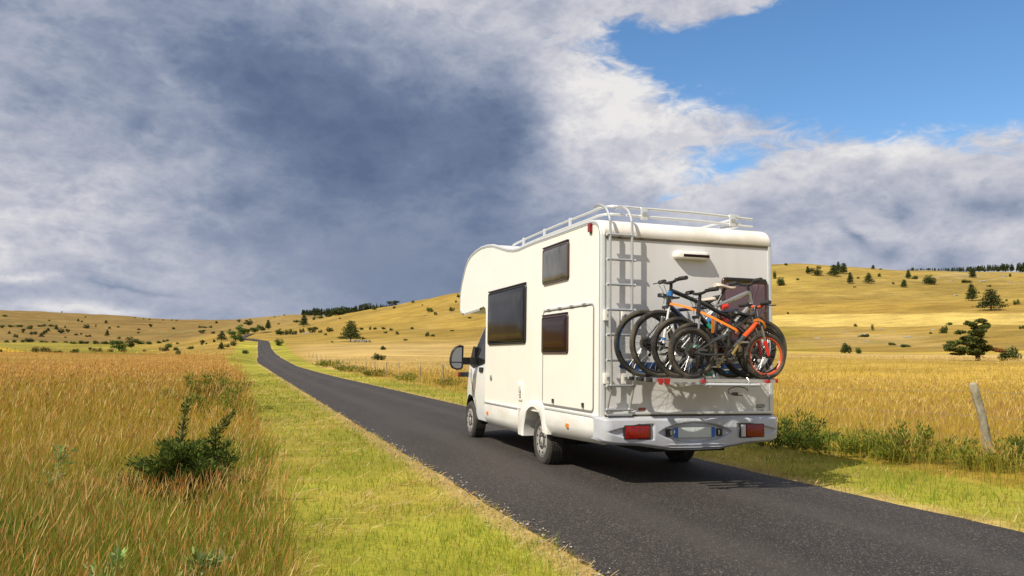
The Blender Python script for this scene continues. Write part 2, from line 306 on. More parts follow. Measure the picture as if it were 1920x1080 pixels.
def terrain_z(x, y):
    x = np.asarray(x, float); y = np.asarray(y, float)
    dx = x-CAMP[0]; dy = y-CAMP[1]; r = np.hypot(dx, dy)
    az = (np.degrees(np.arctan2(dx, dy))-_az[0]) % 360
    i = np.clip(az/.5, 0, len(_AG)-1.001); j = np.clip((np.log(np.maximum(r, 1e-3))-_LG[0])/(_LG[1]-_LG[0]), 0, len(_LG)-1.001)
    i0 = i.astype(int); j0 = j.astype(int); fi = i-i0; fj = j-j0
    z = (_ZG[i0, j0]*(1-fi)*(1-fj)+_ZG[i0+1, j0]*fi*(1-fj)+_ZG[i0, j0+1]*(1-fi)*fj+_ZG[i0+1, j0+1]*fi*fj)
    z = np.where(r < 60, 0, z)
    amp = np.clip((r-110)/600, 0, 1)*.9
    return z+amp*(np.sin(x*.021+1.3)*np.sin(y*.017+.4)+.6*np.sin(x*.053+y*.031)+.35*np.sin(x*.11-y*.087+2))
# ---------------------------------------------------------------- ground
def road_cl(y):
    """x of the road's centre line at a given y"""
    return np.interp(y, *ROADP)
ROADP = ([-40, 60, 80, 100, 120, 140, 158, 185, 217, 253, 284, 323], [-.62, -.62, -.7, -.95, -1.15, -1.05, -.6, -.3, .1, .4, .9, 1.4])
def fbm(x, y, s, seed=0, o=3):
    v = 0; a = 1.
    for i in range(o):
        k = s*2**i; v = v+a*(np.sin(x*k*1.07+y*k*.31+seed+i)*np.cos(y*k*.93-x*k*.47+seed*2.3+i*1.7)+.5*np.sin(x*k*.53-y*k*1.31+seed*.7)); a *= .55
    return v/2
def ground_mesh():
    az = np.radians(np.concatenate([np.arange(-36, 78, .2), np.arange(78, 324, 3.)]))
    r = np.concatenate([[.3], np.exp(np.arange(math.log(.6), math.log(60), .05)), np.exp(np.arange(math.log(60), math.log(135), .022)),
                        np.exp(np.arange(math.log(135), math.log(760), .0095)), np.exp(np.arange(math.log(760), math.log(6000), .035))])
    A, Rr = np.meshgrid(az, r, indexing='ij'); X = CAMP[0]+np.sin(A)*Rr; Y = CAMP[1]+np.cos(A)*Rr; Z = terrain_z(X, Y)
    na, nr = A.shape; idx = np.arange(na*nr).reshape(na, nr); nx = np.roll(idx, -1, axis=0)
    Fq = np.stack([idx[:, :-1], idx[:, 1:], nx[:, 1:], nx[:, :-1]], -1).reshape(-1, 4)
    V = np.stack([X, Y, Z], -1).reshape(-1, 3); V = np.vstack([V, [CAMP[0], CAMP[1], 0]]); c = len(V)-1
    me_f = [tuple(f) for f in ()]
    adeg = np.degrees(A); adeg = np.where(adeg > 180, adeg-360, adeg)
    def C(r_, g, b): return np.array([r_, g, b])
    def mix(c, t, k): t = np.clip(t, 0, 1)[..., None]; return c*(1-t)+k*t
    def ss(v, a, b): t = np.clip((v-a)/(b-a), 0, 1); return t*t*(3-2*t)
    big = fbm(X, Y, .012, 1.); mid = fbm(X, Y, .05, 4.); sm = fbm(X, Y, .3, 2.)
    c_ = np.zeros(A.shape+(3,))+C(.34, .225, .045)                          # dry golden slopes
    c_ = mix(c_, .5+.6*big, C(.30, .205, .045)); c_ = mix(c_, .35*(mid > .3), C(.39, .27, .08))
    left = ss(-adeg, -2.5, 1.5)                                             # the far left hill: browner, with cloud shadow darkened into its colour
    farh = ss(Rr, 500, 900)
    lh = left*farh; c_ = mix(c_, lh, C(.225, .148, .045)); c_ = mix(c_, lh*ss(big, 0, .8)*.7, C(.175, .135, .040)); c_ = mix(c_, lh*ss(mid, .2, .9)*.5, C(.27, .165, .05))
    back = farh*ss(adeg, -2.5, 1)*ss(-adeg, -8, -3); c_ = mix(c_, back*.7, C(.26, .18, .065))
    # valley bottom on the left: green meadow with a ripe yellow corner
    va = ss(-adeg, 5, 8)*ss(Rr, 165, 200)*ss(-Rr, -740, -690)
    c_ = mix(c_, va, C(.26, .215, .035)); c_ = mix(c_, va*ss(-adeg, 12.5+(Rr-420)*.010, 12.9+(Rr-420)*.010), C(.46, .31, .03)); c_ = mix(c_, va*ss(-Rr, -520, -430)*ss(adeg, -11, -9)*.7, C(.14, .22, .02))
    # pale hay slope beyond the fence
    pal = ss(adeg, 2.2, 5)*ss(Rr, 70, 100)*ss(-Rr, -330, -240)*ss(-adeg, -34, -28); c_ = mix(c_, pal*.85, C(.50, .35, .13)); c_ = mix(c_, pal*.35*ss(mid, 0, .7), C(.40, .27, .08))
    # right-hand side
    rt = ss(adeg, 30, 35)
    c_ = mix(c_, rt*ss(-Rr, -160, -135), C(.43, .29, .055)); c_ = mix(c_, rt*ss(Rr, 100, 135)*ss(-Rr, -160, -150)*.8, C(.50, .36, .15))
    c_ = mix(c_, rt*ss(Rr, 157, 160)*ss(-Rr, -178, -172)*ss(sm, -1.2, -.2), C(.50, .36, .07)); c_ = mix(c_, rt*ss(-adeg, -40, -37.5)*ss(Rr, 172, 180)*ss(-Rr, -240, -215), C(.26, .19, .025))
    c_ = mix(c_, rt*ss(-adeg, -38.5, -37)*ss(Rr, 240, 250)*ss(-Rr, -285, -270), C(.28, .21, .03))
    c_ = mix(c_, rt*ss(Rr, 178, 190)*ss(-Rr, -285, -275)*ss(mid, -.2, .7)*.5, C(.43, .31, .12))
    st0 = 288+(adeg-36)*-.2+1.2*np.sin(adeg*1.1); st = rt*ss(Rr-st0, 0, 3)*ss(st0+42-Rr, 0, 3); c_ = mix(c_, st, C(.56, .41, .115))
    c_ = mix(c_, rt*ss(Rr-st0, 45, 55)*ss(-(Rr-st0), -120, -60)*.5, C(.34, .215, .04)); c_ = mix(c_, rt*ss(Rr-st0, 80, 150)*.5, C(.32, .235, .06))
    c_ = mix(c_, ss(Rr, 430, 560)*ss(adeg, 40, 46)*ss(mid+sm, .1, 1.2)*.6, C(.36, .30, .20))
    # near field on the left: soil and litter under the tall grass
    lf = ss(-adeg, -1.5, .5)*ss(-Rr, -175, -160); c_ = mix(c_, lf, C(.36, .20, .045)); c_ = mix(c_, lf*ss(-Rr, -60, -20), C(.19, .16, .03)); c_ = mix(c_, lf*ss(mid, .3, .9)*.4, C(.26, .20, .04))
    nr_ = ss(adeg, 0, 5)*ss(-Rr, -60, -30); c_ = mix(c_, nr_, C(.36, .25, .04))
    # mown verges either side of the road
    d = X-road_cl(Y); on = (Y > -60)*(Y < 330)
    wl = np.interp(Y, [0, 60, 130, 320], [4.0, 4.4, 7, 9]); wr = np.interp(Y, [0, 60, 130, 320], [4.3, 4.6, 5, 8])
    vg = on*ss(d+wl, -.15, .35)*ss(wr-d, -.15, .35); c_ = mix(c_, vg, C(.27, .26, .032)); tv = fbm(X, Y, .55, 4.)+.8*fbm(X*.6, Y, 1.6, 9.); c_ = mix(c_, vg*ss(tv, -.3, .7)*.7, C(.42, .34, .06)); c_ = mix(c_, vg*ss(-np.abs(d), -2.30, -2.08), C(.42, .31, .12))
    c_ = c_*(1+.06*sm[..., None])
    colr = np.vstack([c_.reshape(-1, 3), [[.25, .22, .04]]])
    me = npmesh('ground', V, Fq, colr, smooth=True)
    # close the pole under the camera
    bm = bmesh.new(); bm.from_mesh(me); bm.verts.ensure_lookup_table()
    for i in range(na): bm.faces.new((bm.verts[c], bm.verts[int(idx[i, 0])], bm.verts[int(nx[i, 0])]))
    bm.to_mesh(me); bm.free()
    return me
def ground_mat():
    m = bpy.data.materials.new('ground'); m.use_nodes = True; nt = m.node_tree; N = nt.nodes; L = nt.links; b = N['Principled BSDF']; b.inputs['Roughness'].default_value = .95; b.inputs['Specular IOR Level'].default_value = .1
    at = N.new('ShaderNodeAttribute'); at.attribute_name = 'Col'; g = N.new('ShaderNodeNewGeometry')
    def noise(sc, det, st=(1, 1, 1), ro=.6):
        mp = N.new('ShaderNodeMapping'); mp.inputs['Scale'].default_value = st; L.new(g.outputs['Position'], mp.inputs[0])
        n = N.new('ShaderNodeTexNoise'); n.inputs['Scale'].default_value = sc; n.inputs['Detail'].default_value = det; n.inputs['Roughness'].default_value = ro; L.new(mp.outputs[0], n.inputs[0]); return n.outputs[0]
    c = at.outputs['Color']
    def mod(c, f, lo, hi, a, b_, tint=None):
        r = N.new('ShaderNodeMapRange'); L.new(f, r.inputs[0]); r.inputs[1].default_value = a; r.inputs[2].default_value = b_; r.inputs[3].default_value = lo; r.inputs[4].default_value = hi
        if tint:
            mx = N.new('ShaderNodeMix'); mx.data_type = 'RGBA'; L.new(r.outputs[0], mx.inputs[0]); L.new(c, mx.inputs[6]); mx.inputs[7].default_value = (*tint, 1); return mx.outputs[2]
        v = N.new('ShaderNodeVectorMath'); v.operation = 'SCALE'; L.new(c, v.inputs[0]); L.new(r.outputs[0], v.inputs['Scale']); return v.outputs[0]
    c = mod(c, noise(.018, 6, (1, 1, 2)), .78, 1.2, .35, .65)
    c = mod(c, noise(.16, 7, (.45, 1, 3)), .74, 1.24, .32, .68)
    c = mod(c, noise(1.6, 5, (.5, 1, 1)), .80, 1.2, .3, .7)
    c = mod(c, noise(.07, 8, ro=.7), 0, .45, .58, .70, (.20, .19, .045))
    c = mod(c, noise(.25, 8, ro=.75), 0, .5, .64, .74, (.34, .31, .24))
    L.new(c, b.inputs['Base Color'])
    bp = N.new('ShaderNodeBump'); bp.inputs['Strength'].default_value = .6; bp.inputs['Distance'].default_value = .25; L.new(noise(2.2, 6), bp.inputs['Height']); L.new(bp.outputs[0], b.inputs['Normal'])
    return m
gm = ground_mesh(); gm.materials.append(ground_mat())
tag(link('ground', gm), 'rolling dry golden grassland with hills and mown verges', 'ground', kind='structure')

def road_mat():
    m = mat('asphalt', (.05, .05, .05), .82, spec=.35); nt = m.node_tree; N = nt.nodes; L = nt.links; b = N['Principled BSDF']; g = N.new('ShaderNodeNewGeometry')
    def noise(sc, det=4, ro=.6, st=(1, 1, 1)):
        mp = N.new('ShaderNodeMapping'); mp.inputs['Scale'].default_value = st; L.new(g.outputs['Position'], mp.inputs[0])
        n = N.new('ShaderNodeTexNoise'); n.inputs['Scale'].default_value = sc; n.inputs['Detail'].default_value = det; n.inputs['Roughness'].default_value = ro; L.new(mp.outputs[0], n.inputs[0]); return n.outputs[0]
    vo = N.new('ShaderNodeTexVoronoi'); vo.inputs['Scale'].default_value = 120; L.new(g.outputs['Position'], vo.inputs[0])
    cr = N.new('ShaderNodeValToRGB'); e = cr.color_ramp; e.elements[0].position = .0; e.elements[0].color = (.020, .018, .018, 1); e.elements[1].position = 1; e.elements[1].color = (.24, .21, .18, 1)
    for p, c in ((.55, (.028, .025, .023)), (.82, (.040, .034, .030)), (.91, (.095, .080, .066))): k = e.elements.new(p); k.color = (*c, 1)
    sx = N.new('ShaderNodeSeparateColor'); L.new(vo.outputs['Color'], sx.inputs[0]); L.new(sx.outputs[0], cr.inputs[0])
    r = N.new('ShaderNodeMapRange'); L.new(noise(.8, 7, st=(1.6, .25, 1)), r.inputs[0]); r.inputs[1].default_value = .3; r.inputs[2].default_value = .7; r.inputs[3].default_value = .78; r.inputs[4].default_value = 1.25
    v = N.new('ShaderNodeVectorMath'); v.operation = 'SCALE'; L.new(cr.outputs[0], v.inputs[0]); L.new(r.outputs[0], v.inputs['Scale'])
    # worn, dustier wheel tracks
    wv = N.new('ShaderNodeMapRange'); L.new(noise(5, 5), wv.inputs[0]); wv.inputs[1].default_value = .45; wv.inputs[2].default_value = .75; wv.inputs[3].default_value = 0; wv.inputs[4].default_value = .35
    mx = N.new('ShaderNodeMix'); mx.data_type = 'RGBA'; L.new(wv.outputs[0], mx.inputs[0]); L.new(v.outputs[0], mx.inputs[6]); mx.inputs[7].default_value = (.050, .041, .035, 1)
    # polished wheel tracks, tar-dark middle and frayed dusty edges
    sx2 = N.new('ShaderNodeSeparateXYZ'); L.new(g.outputs['Position'], sx2.inputs[0]); wob = N.new('ShaderNodeMath'); wob.operation = 'MULTIPLY_ADD'; L.new(noise(.5, 3), wob.inputs[0]); wob.inputs[1].default_value = .5; L.new(sx2.outputs[0], wob.inputs[2])
    def mth(op, a, b_):
        n = N.new('ShaderNodeMath'); n.operation = op; L.new(a, n.inputs[0]); n.inputs[1].default_value = b_; return n.outputs[0]
    dd = mth('ABSOLUTE', mth('SUBTRACT', mth('ABSOLUTE', mth('ADD', wob.outputs[0], .37), 0.), .80), 0.); tk = N.new('ShaderNodeMapRange'); L.new(dd, tk.inputs[0]); tk.inputs[1].default_value = .42; tk.inputs[2].default_value = .08; tk.inputs[3].default_value = 0; tk.inputs[4].default_value = .42
    m2 = N.new('ShaderNodeMix'); m2.data_type = 'RGBA'; L.new(tk.outputs[0], m2.inputs[0]); L.new(mx.outputs[2], m2.inputs[6]); m2.inputs[7].default_value = (.068, .060, .054, 1)
    ck = N.new('ShaderNodeTexVoronoi'); ck.feature = 'DISTANCE_TO_EDGE'; ck.inputs['Scale'].default_value = .55; wv2 = N.new('ShaderNodeVectorMath'); nz = N.new('ShaderNodeTexNoise'); nz.inputs['Scale'].default_value = 1.7; nz.inputs['Detail'].default_value = 6; L.new(g.outputs['Position'], nz.inputs[0]); wv2.operation = 'MULTIPLY_ADD'; L.new(nz.outputs['Color'], wv2.inputs[0]); wv2.inputs[1].default_value = (1.2, 1.2, 0); L.new(g.outputs['Position'], wv2.inputs[2]); L.new(wv2.outputs[0], ck.inputs[0])
    cm = N.new('ShaderNodeMapRange'); L.new(ck.outputs['Distance'], cm.inputs[0]); cm.inputs[1].default_value = .0035; cm.inputs[2].default_value = .0; cm.inputs[3].default_value = 0; cm.inputs[4].default_value = 1; pm = N.new('ShaderNodeMapRange'); L.new(noise(.35, 3), pm.inputs[0]); pm.inputs[1].default_value = .52; pm.inputs[2].default_value = .60
    cc = N.new('ShaderNodeMath'); cc.operation = 'MULTIPLY'; L.new(cm.outputs[0], cc.inputs[0]); L.new(pm.outputs[0], cc.inputs[1]); m3 = N.new('ShaderNodeMix'); m3.data_type = 'RGBA'; L.new(cc.outputs[0], m3.inputs[0]); L.new(m2.outputs[2], m3.inputs[6]); m3.inputs[7].default_value = (.012, .011, .010, 1)
    L.new(m3.outputs[2], b.inputs['Base Color'])
    bp = N.new('ShaderNodeBump'); bp.inputs['Strength'].default_value = .55; bp.inputs['Distance'].default_value = .008; L.new(noise(110, 4, .7), bp.inputs['Height']); L.new(bp.outputs[0], b.inputs['Normal'])
    return m
def ribbon(pts, half, n_across=8, jit=.035):
    P = np.array(pts, float); t = np.gradient(P, axis=0); t /= np.linalg.norm(t, axis=1)[:, None]; nrm = np.stack([t[:, 1], -t[:, 0]], 1)
    s = np.concatenate([[0], np.cumsum(np.linalg.norm(np.diff(P, axis=0), axis=1))]); V = []
    for k in range(n_across+1):
        u = k/n_across*2-1; j = jit*(.7*fbm(s, s*0+u*9, 2.2, 3.)+.5*fbm(s, s*0+u*5, 9., 1.)) if k in (0, n_across) else 0
        q = P+nrm*(u*half+j)[:, None] if hasattr(j, '__len__') else P+nrm*(u*half)
        rr = np.hypot(q[:, 0]-CAMP[0], q[:, 1]-CAMP[1]); z = terrain_z(q[:, 0], q[:, 1])+.012+.0009*np.maximum(rr-60, 0)+.018*(1-u*u)
        V.append(np.column_stack([q, z]))
    V = np.array(V); n, k = V.shape[:2]; idx = np.arange(n*k).reshape(n, k)
    return V.reshape(-1, 3), np.stack([idx[:-1, :-1], idx[1:, :-1], idx[1:, 1:], idx[:-1, 1:]], -1).reshape(-1, 4)
ys = np.concatenate([np.arange(-30, 40, .12), np.arange(40, 323, 1.)]); pr = np.column_stack([road_cl(ys), ys])
for _ in range(3): pr[600:-1, 0] = (pr[599:-2, 0]+pr[600:-1, 0]+pr[601:, 0])/3
tail = np.array([(1.4, 323), (.6, 333), (-1.5, 345), (-4.6, 362), (-6.8, 380), (-7.8, 396), (-7.2, 408), (-5., 425), (-2.2, 448), (3, 480), (10, 520)])
tt = np.linspace(0, 10, 90); tail = np.column_stack([np.interp(tt, np.arange(11), tail[:, 0]), np.interp(tt, np.arange(11), tail[:, 1])])
V_, F4 = ribbon(np.vstack([pr[:-1], tail]), 1.98)
rm_ = npmesh('road', V_, F4, smooth=True); rm_.materials.append(road_mat())
tag(link('road', rm_), 'narrow dark asphalt country road curving into the hills', 'road', kind='structure')
# ---------------------------------------------------------------- grasses
grass_m = vcmat('grass_blades', .75, .35, .25)
def scatter(n, az0, az1, r0, r1, keep, p=1.0):
    """points with constant count per log-distance band, thinned by keep(x, y, r)"""
    a = np.radians(rng.uniform(az0, az1, n)); u = rng.uniform(0, 1, n); r = np.exp(math.log(r0)+(math.log(r1)-math.log(r0))*u**p)
    x = CAMP[0]+np.sin(a)*r; y = CAMP[1]+np.cos(a)*r; k = keep(x, y, r); return x[k], y[k], r[k]
def blades(x, y, r, h, w, c0, c1, lean=.35, head=None, hw=2.2, nseg=4, z0=0.):
    """ribbon stalks: c0 root colour, c1 tip colour (n,3); head = colour of the seed head"""
    n = len(x); k = nseg+1; z = terrain_z(x, y)+z0; th = rng.uniform(0, 2*np.pi, n); ph = rng.uniform(0, 2*np.pi, n)+.0
    dx = np.cos(ph)*lean*rng.uniform(.1, 1, n)*h+.06*h; dy = np.sin(ph)*lean*rng.uniform(.2, 1, n)*h
    t = np.linspace(0, 1, k); V = np.zeros((n, k, 2, 3)); Cc = np.zeros((n, k, 2, 3))
    if head is None: prof = np.array([1, .95, .8, .5, .08])[:k] if k == 5 else np.linspace(1, .1, k)
    else: prof = np.array([.50, .42, .34, hw, hw*.75, .15])[:k]; t = np.array([0, .40, .78, .85, .94, 1.])[:k]
    for i in range(k):
        s = t[i]; cx = x+dx*s*s; cy = y+dy*s*s; cz = z+h*(s-.18*lean*s*s*s); ww = w*prof[i]*.5
        V[:, i, 0] = np.stack([cx-np.cos(th)*ww, cy-np.sin(th)*ww, cz], 1); V[:, i, 1] = np.stack([cx+np.cos(th)*ww, cy+np.sin(th)*ww, cz], 1)
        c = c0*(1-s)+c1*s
        if head is not None and i >= 3: c = head
        Cc[:, i, 0] = c; Cc[:, i, 1] = c
    base = (np.arange(n)*k*2)[:, None]; f = np.arange(k-1)*2
    Fq = np.stack([base+f, base+f+1, base+f+3, base+f+2], -1).reshape(-1, 4)
    return V.reshape(-1, 3), Fq, Cc.reshape(-1, 3)
def joinm(name, parts, label, cat, m=None):
    vs, fs, cs, o = [], [], [], 0
    for V, Fq, c in parts: vs.append(V); fs.append(Fq+o); cs.append(c); o += len(V)
    me = npmesh(name, np.vstack(vs), np.vstack(fs), np.vstack(cs)); me.materials.append(m or grass_m); return tag(link(name, me), label, cat, kind='stuff')
def pick(n, cols, wts=None, j=.18):
    c = np.array(cols)[rng.choice(len(cols), n, p=wts)]; return c*(1+rng.uniform(-j, j, (n, 1)))*(1+rng.uniform(-j*.3, j*.3, (n, 3)))
JUN = (-5.36, -.15)
def d_of(x, y): return x-road_cl(y)
def leftk(x, y, r):
    e = -3.95-.008*np.clip(y, 0, 200)+.25*fbm(x, y, .9, 2.); return (d_of(x, y) < e)
def rightk(x, y, r):
    e = 4.25+.004*np.clip(y, 0, 200)+.30*fbm(x, y, .8, 5.); return (d_of(x, y) > e)
GOLD = [(.46, .29, .035), (.52, .33, .05), (.38, .24, .03), (.58, .42, .10)]; RED = [(.50, .24, .055), (.60, .33, .09), (.32, .12, .035), (.70, .47, .19), (.40, .17, .04)]; GRN = [(.17, .23, .016), (.26, .29, .02), (.11, .16, .015), (.30, .30, .035)]
NR = [-34, 0]
L_parts = []
def grn_amt(x, y):
    g = .25+.45*fbm(x, y, .22, 3.)+.35*fbm(x, y, .7, 8.)
    g = g+.6*np.exp(-((x-JUN[0])**2+(y-JUN[1]+.8)**2)/2.6)+.7*np.exp(-((x+6.0)/1.5)**2-((y-13)/6.)**2)+.3*np.exp(-((x+4.9)/.5)**2)*(y < 6)
    r = np.hypot(x-CAMP[0], y-CAMP[1]); g = g+.12-np.clip((r-8)/12, 0, .85); return g
# green and yellow leafy under-layer
x, y, r = scatter(80000, -40, 26, 1.3, 46, leftk, .9); g = grn_amt(x, y)+rng.uniform(-.35, .35, len(x)); s = np.maximum(1, r/6)
c = np.where((g > .28)[:, None], pick(len(x), GRN), pick(len(x), [(.42, .33, .03), (.50, .37, .045), (.34, .30, .025)]))
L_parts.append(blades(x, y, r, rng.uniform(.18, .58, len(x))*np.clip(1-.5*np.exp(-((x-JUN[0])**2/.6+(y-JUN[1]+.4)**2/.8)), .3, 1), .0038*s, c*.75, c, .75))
# stalks with seed heads
x, y, r = scatter(110000, -40, 26, 1.5, 150, leftk, .95); s = np.maximum(1, r/6.5)
red = (rng.uniform(0, 1, len(x)) < np.clip(.45+.25*fbm(x, y, .06, 2.)+.2*fbm(x, y, .5, 2.)+.15*(r > 14), .15, .9))[:, None]; g = (grn_amt(x, y) > .55)[:, None]
hd = np.where(red, pick(len(x), RED), pick(len(x), [(.52, .34, .09), (.46, .28, .06), (.66, .50, .22)])); st = np.where(g, pick(len(x), GRN), pick(len(x), GOLD))
patch = np.clip(1-.28*np.clip(fbm(x, y, .3, 6.), 0, 1), .6, 1); tallness = np.clip(.55+.45*(r-1.8)/5.5, .55, 1)
H = (.30+.50*rng.uniform(0, 1, len(x))**.8)*(1+.16*fbm(x, y, .45, 12.))*patch*tallness*np.clip(1-.62*np.exp(-((x-JUN[0])**2/.6+(y-JUN[1]+.5)**2/1.2)), .25, 1)
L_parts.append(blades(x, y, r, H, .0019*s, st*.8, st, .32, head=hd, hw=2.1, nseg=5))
joinm('tall_grass', L_parts, 'tall reddish dry grass with seed heads filling the left field', 'grass')
R_parts = []
x, y, r = scatter(34000, -2, 78, 5., 90, rightk, 1.); s = np.maximum(1, r/7); near = np.exp(-((d_of(x, y)-4.6)/1.4)**2)
g = near*1.35+.3*fbm(x, y, .25, 3.)+rng.uniform(-.3, .3, len(x)) > .42
c = np.where(g[:, None], pick(len(x), [(.17, .21, .02), (.26, .28, .03), (.34, .31, .04)]), pick(len(x), [(.50, .35, .045), (.56, .41, .07), (.43, .30, .035)]))
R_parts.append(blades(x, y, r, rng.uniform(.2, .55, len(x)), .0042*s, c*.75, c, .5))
x, y, r = scatter(95000, -2, 78, 5.5, 160, rightk, .9); s = np.maximum(1, r/9); near = np.exp(-((d_of(x, y)-4.6)/.8)**2)
red = (rng.uniform(0, 1, len(x)) < np.clip(.30+.3*fbm(x, y, .2, 2.)-.004*(r-15)+.25*(y > 30)*(d_of(x, y) < 8), .03, .7))[:, None]
hd = np.where(red, pick(len(x), [(.34, .17, .10), (.42, .22, .11)]), pick(len(x), [(.60, .42, .10), (.52, .34, .06), (.68, .53, .22)])); st = pick(len(x), [(.52, .36, .05), (.58, .42, .075), (.45, .30, .035)])
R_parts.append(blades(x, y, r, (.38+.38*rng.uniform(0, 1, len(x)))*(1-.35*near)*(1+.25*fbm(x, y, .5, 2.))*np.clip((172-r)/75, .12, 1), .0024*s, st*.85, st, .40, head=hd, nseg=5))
joinm('tall_grass', R_parts, 'tall golden grass field behind the right verge and fence', 'grass')
# mown verge
def vergeL(x, y, r): return (d_of(x, y) > -4.15-.008*np.clip(y, 0, 200)+.2*fbm(x, y, .9, 2.)) & (d_of(x, y) < -1.98+.035*fbm(x, y, 3., 1.)) & (y > -9)
def vergeR(x, y, r): return (d_of(x, y) > 1.98+.03*fbm(x, y, 3., 1.)) & (d_of(x, y) < 4.45)
def verge(n, a0, a1, r0, r1, keep, edge, label, hs=1.):
    x, y, r = scatter(n, a0, a1, r0, r1, keep, .9); s = np.maximum(1, r/4.5); d = np.abs(d_of(x, y)); t = .6*fbm(x, y, .55, 4.)+.6*fbm(x*.6, y, 1.9, 9.)+.5*fbm(x, y, 5.2, 2.)
    dry = (rng.uniform(0, 1, len(x)) < np.clip(.40+1.25*t+1.6*np.exp(-(d-1.98)/.11)+.1, .08, .96))[:, None]
    c = np.where(dry, pick(len(x), [(.50, .36, .09), (.58, .43, .14), (.42, .31, .06)]), pick(len(x), [(.18, .28, .013), (.29, .35, .018), (.46, .42, .035), (.13, .22, .012)]))
    h = rng.uniform(.03, .095, len(x))*(1+.9*np.clip(fbm(x, y, 2.6, 3.)+.3*fbm(x, y, 7., 5.), 0, 1.2))*(1-.35*dry[:, 0])*hs*(1+.5*np.clip(fbm(x, y, .8, 7.), 0, 1)); A = blades(x, y, r, h, .0030*s, c*.85, c, .9, nseg=2)
    # mown straw lying flat
    x, y, r = scatter(n//3, a0, a1, r0, r1, keep, .9); k = (.6*fbm(x, y, .55, 4.)+.6*fbm(x*.6, y, 1.9, 9.)+.5*fbm(x, y, 5.2, 2.)+rng.uniform(-.4, .4, len(x)) > .12) | (np.abs(d_of(x, y)) < 2.25); x, y, r = x[k], y[k], r[k]
    s = np.maximum(1, r/5); n2 = len(x); th = rng.uniform(0, np.pi, n2); ln = rng.uniform(.05, .16, n2); w = .0028*s; z = terrain_z(x, y)+rng.uniform(.02, .055, n2)
    ux, uy = np.cos(th), np.sin(th); V = np.zeros((n2, 4, 3)); tl = rng.uniform(-.02, .03, n2)
    for i, (a, b) in enumerate(((-1, -1), (-1, 1), (1, 1), (1, -1))): V[:, i] = np.stack([x+ux*ln*a*.5-uy*w*b*.5, y+uy*ln*a*.5+ux*w*b*.5, z+tl*a+.001*b], 1)
    cc = np.repeat(pick(n2, [(.62, .45, .18), (.55, .37, .12), (.66, .51, .26)])[:, None, :], 4, 1)
    # coarser tufts the mower left standing
    x3, y3, r3 = scatter(n//5, a0, a1, r0, r1, keep, .9); k3 = fbm(x3, y3, 3.1, 5.)+.5*fbm(x3, y3, 8.3, 1.) > .28; x3, y3, r3 = x3[k3], y3[k3], r3[k3]; n3 = len(x3)
    c3 = np.where((rng.uniform(0, 1, n3) < .35)[:, None], pick(n3, [(.46, .35, .08), (.54, .42, .13)]), pick(n3, [(.17, .27, .012), (.24, .32, .016), (.33, .37, .025)]))
    B = blades(x3, y3, r3, rng.uniform(.08, .17, n3)*hs, .0036*np.maximum(1, r3/4.5), c3*.8, c3, 1.1, nseg=4)
    return joinm('mown_grass', [A, B, (V.reshape(-1, 3), np.arange(n2*4).reshape(-1, 4), cc.reshape(-1, 3))], label, 'grass')
verge(210000, -20, 74, 1.6, 70, vergeL, -1, 'short mown yellow green grass strip along the left road edge')
verge(95000, 2, 76, 6, 70, vergeR, 1, 'short mown grass strip between the road and right hand bushes', 1.25)
# loose chippings along the left road edge
n = 850; y = rng.uniform(-6.5, 14, n)**1.0; d = -1.98+rng.normal(0, .10, n)-.02; x = road_cl(y)+d; k = rng.uniform(0, 1, n) < np.clip(1.2-(y+6.5)/16, .1, 1); x, y = x[k], y[k]; n = len(x)
sz = rng.uniform(.004, .016, n); base = np.array([(1, 0, 0), (-1, 0, 0), (0, 1, 0), (0, -1, 0), (0, 0, .7), (0, 0, -.7)]); V = base[None]*sz[:, None, None]*(1+rng.uniform(-.35, .35, (n, 6, 3)))
V += np.stack([x, y, np.full(n, .022)], 1)[:, None]; T = np.array([(0, 2, 4), (2, 1, 4), (1, 3, 4), (3, 0, 4), (2, 0, 5), (1, 2, 5), (3, 1, 5), (0, 3, 5)])
Fq = (np.arange(n)*6)[:, None, None]+T[None]; cc = np.repeat(pick(n, [(.30, .27, .23), (.20, .17, .15), (.38, .35, .31)])[:, None], 6, 1)
joinm('gravel', [(V.reshape(-1, 3), Fq.reshape(-1, 3), cc.reshape(-1, 3))], 'loose pale chippings scattered along the left edge of the road', 'gravel', vcmat('gravel', .9))
# ---------------------------------------------------------------- motorhome
van = tag(empty('motorhome', (0, 2.8, 0)), 'white alcove motorhome driving away along the road with bicycles on its rear', 'motorhome')
van.location = (0, 0, 0)
HW = 1.12
PROF = [(0, .70), (0, 2.80), (.02, 2.88), (.07, 2.945), (.15, 2.985), (.28, 3.008), (.45, 3.015), (1.3, 3.02), (2.2, 3.032), (2.6, 3.028), (2.9, 3.021), (3.15, 3.035), (3.44, 3.077), (3.7, 3.13), (3.95, 3.188), (4.27, 3.255), (4.6, 3.288), (4.95, 3.30), (5.29, 3.278), (5.55, 3.24),
        (5.76, 3.18), (5.92, 3.08), (6.04, 2.954), (6.17, 2.81), (6.26, 2.66), (6.29, 2.5), (6.285, 2.34), (6.24, 2.26), (6.12, 2.225), (5.99, 2.222), (4.92, 2.256), (4.72, 2.275), (4.60, 2.24), (4.565, 2.14), (4.56, .70)]
IN = [(y+(.012 if y < .5 else 0), z) for y, z in PROF]
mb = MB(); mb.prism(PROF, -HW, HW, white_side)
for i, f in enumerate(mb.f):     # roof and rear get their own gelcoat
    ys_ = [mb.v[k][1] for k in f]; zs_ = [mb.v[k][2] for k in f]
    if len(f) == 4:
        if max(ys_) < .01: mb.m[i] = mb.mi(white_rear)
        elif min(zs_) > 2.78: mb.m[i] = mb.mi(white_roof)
body = mb.build('body', van, ang=30)
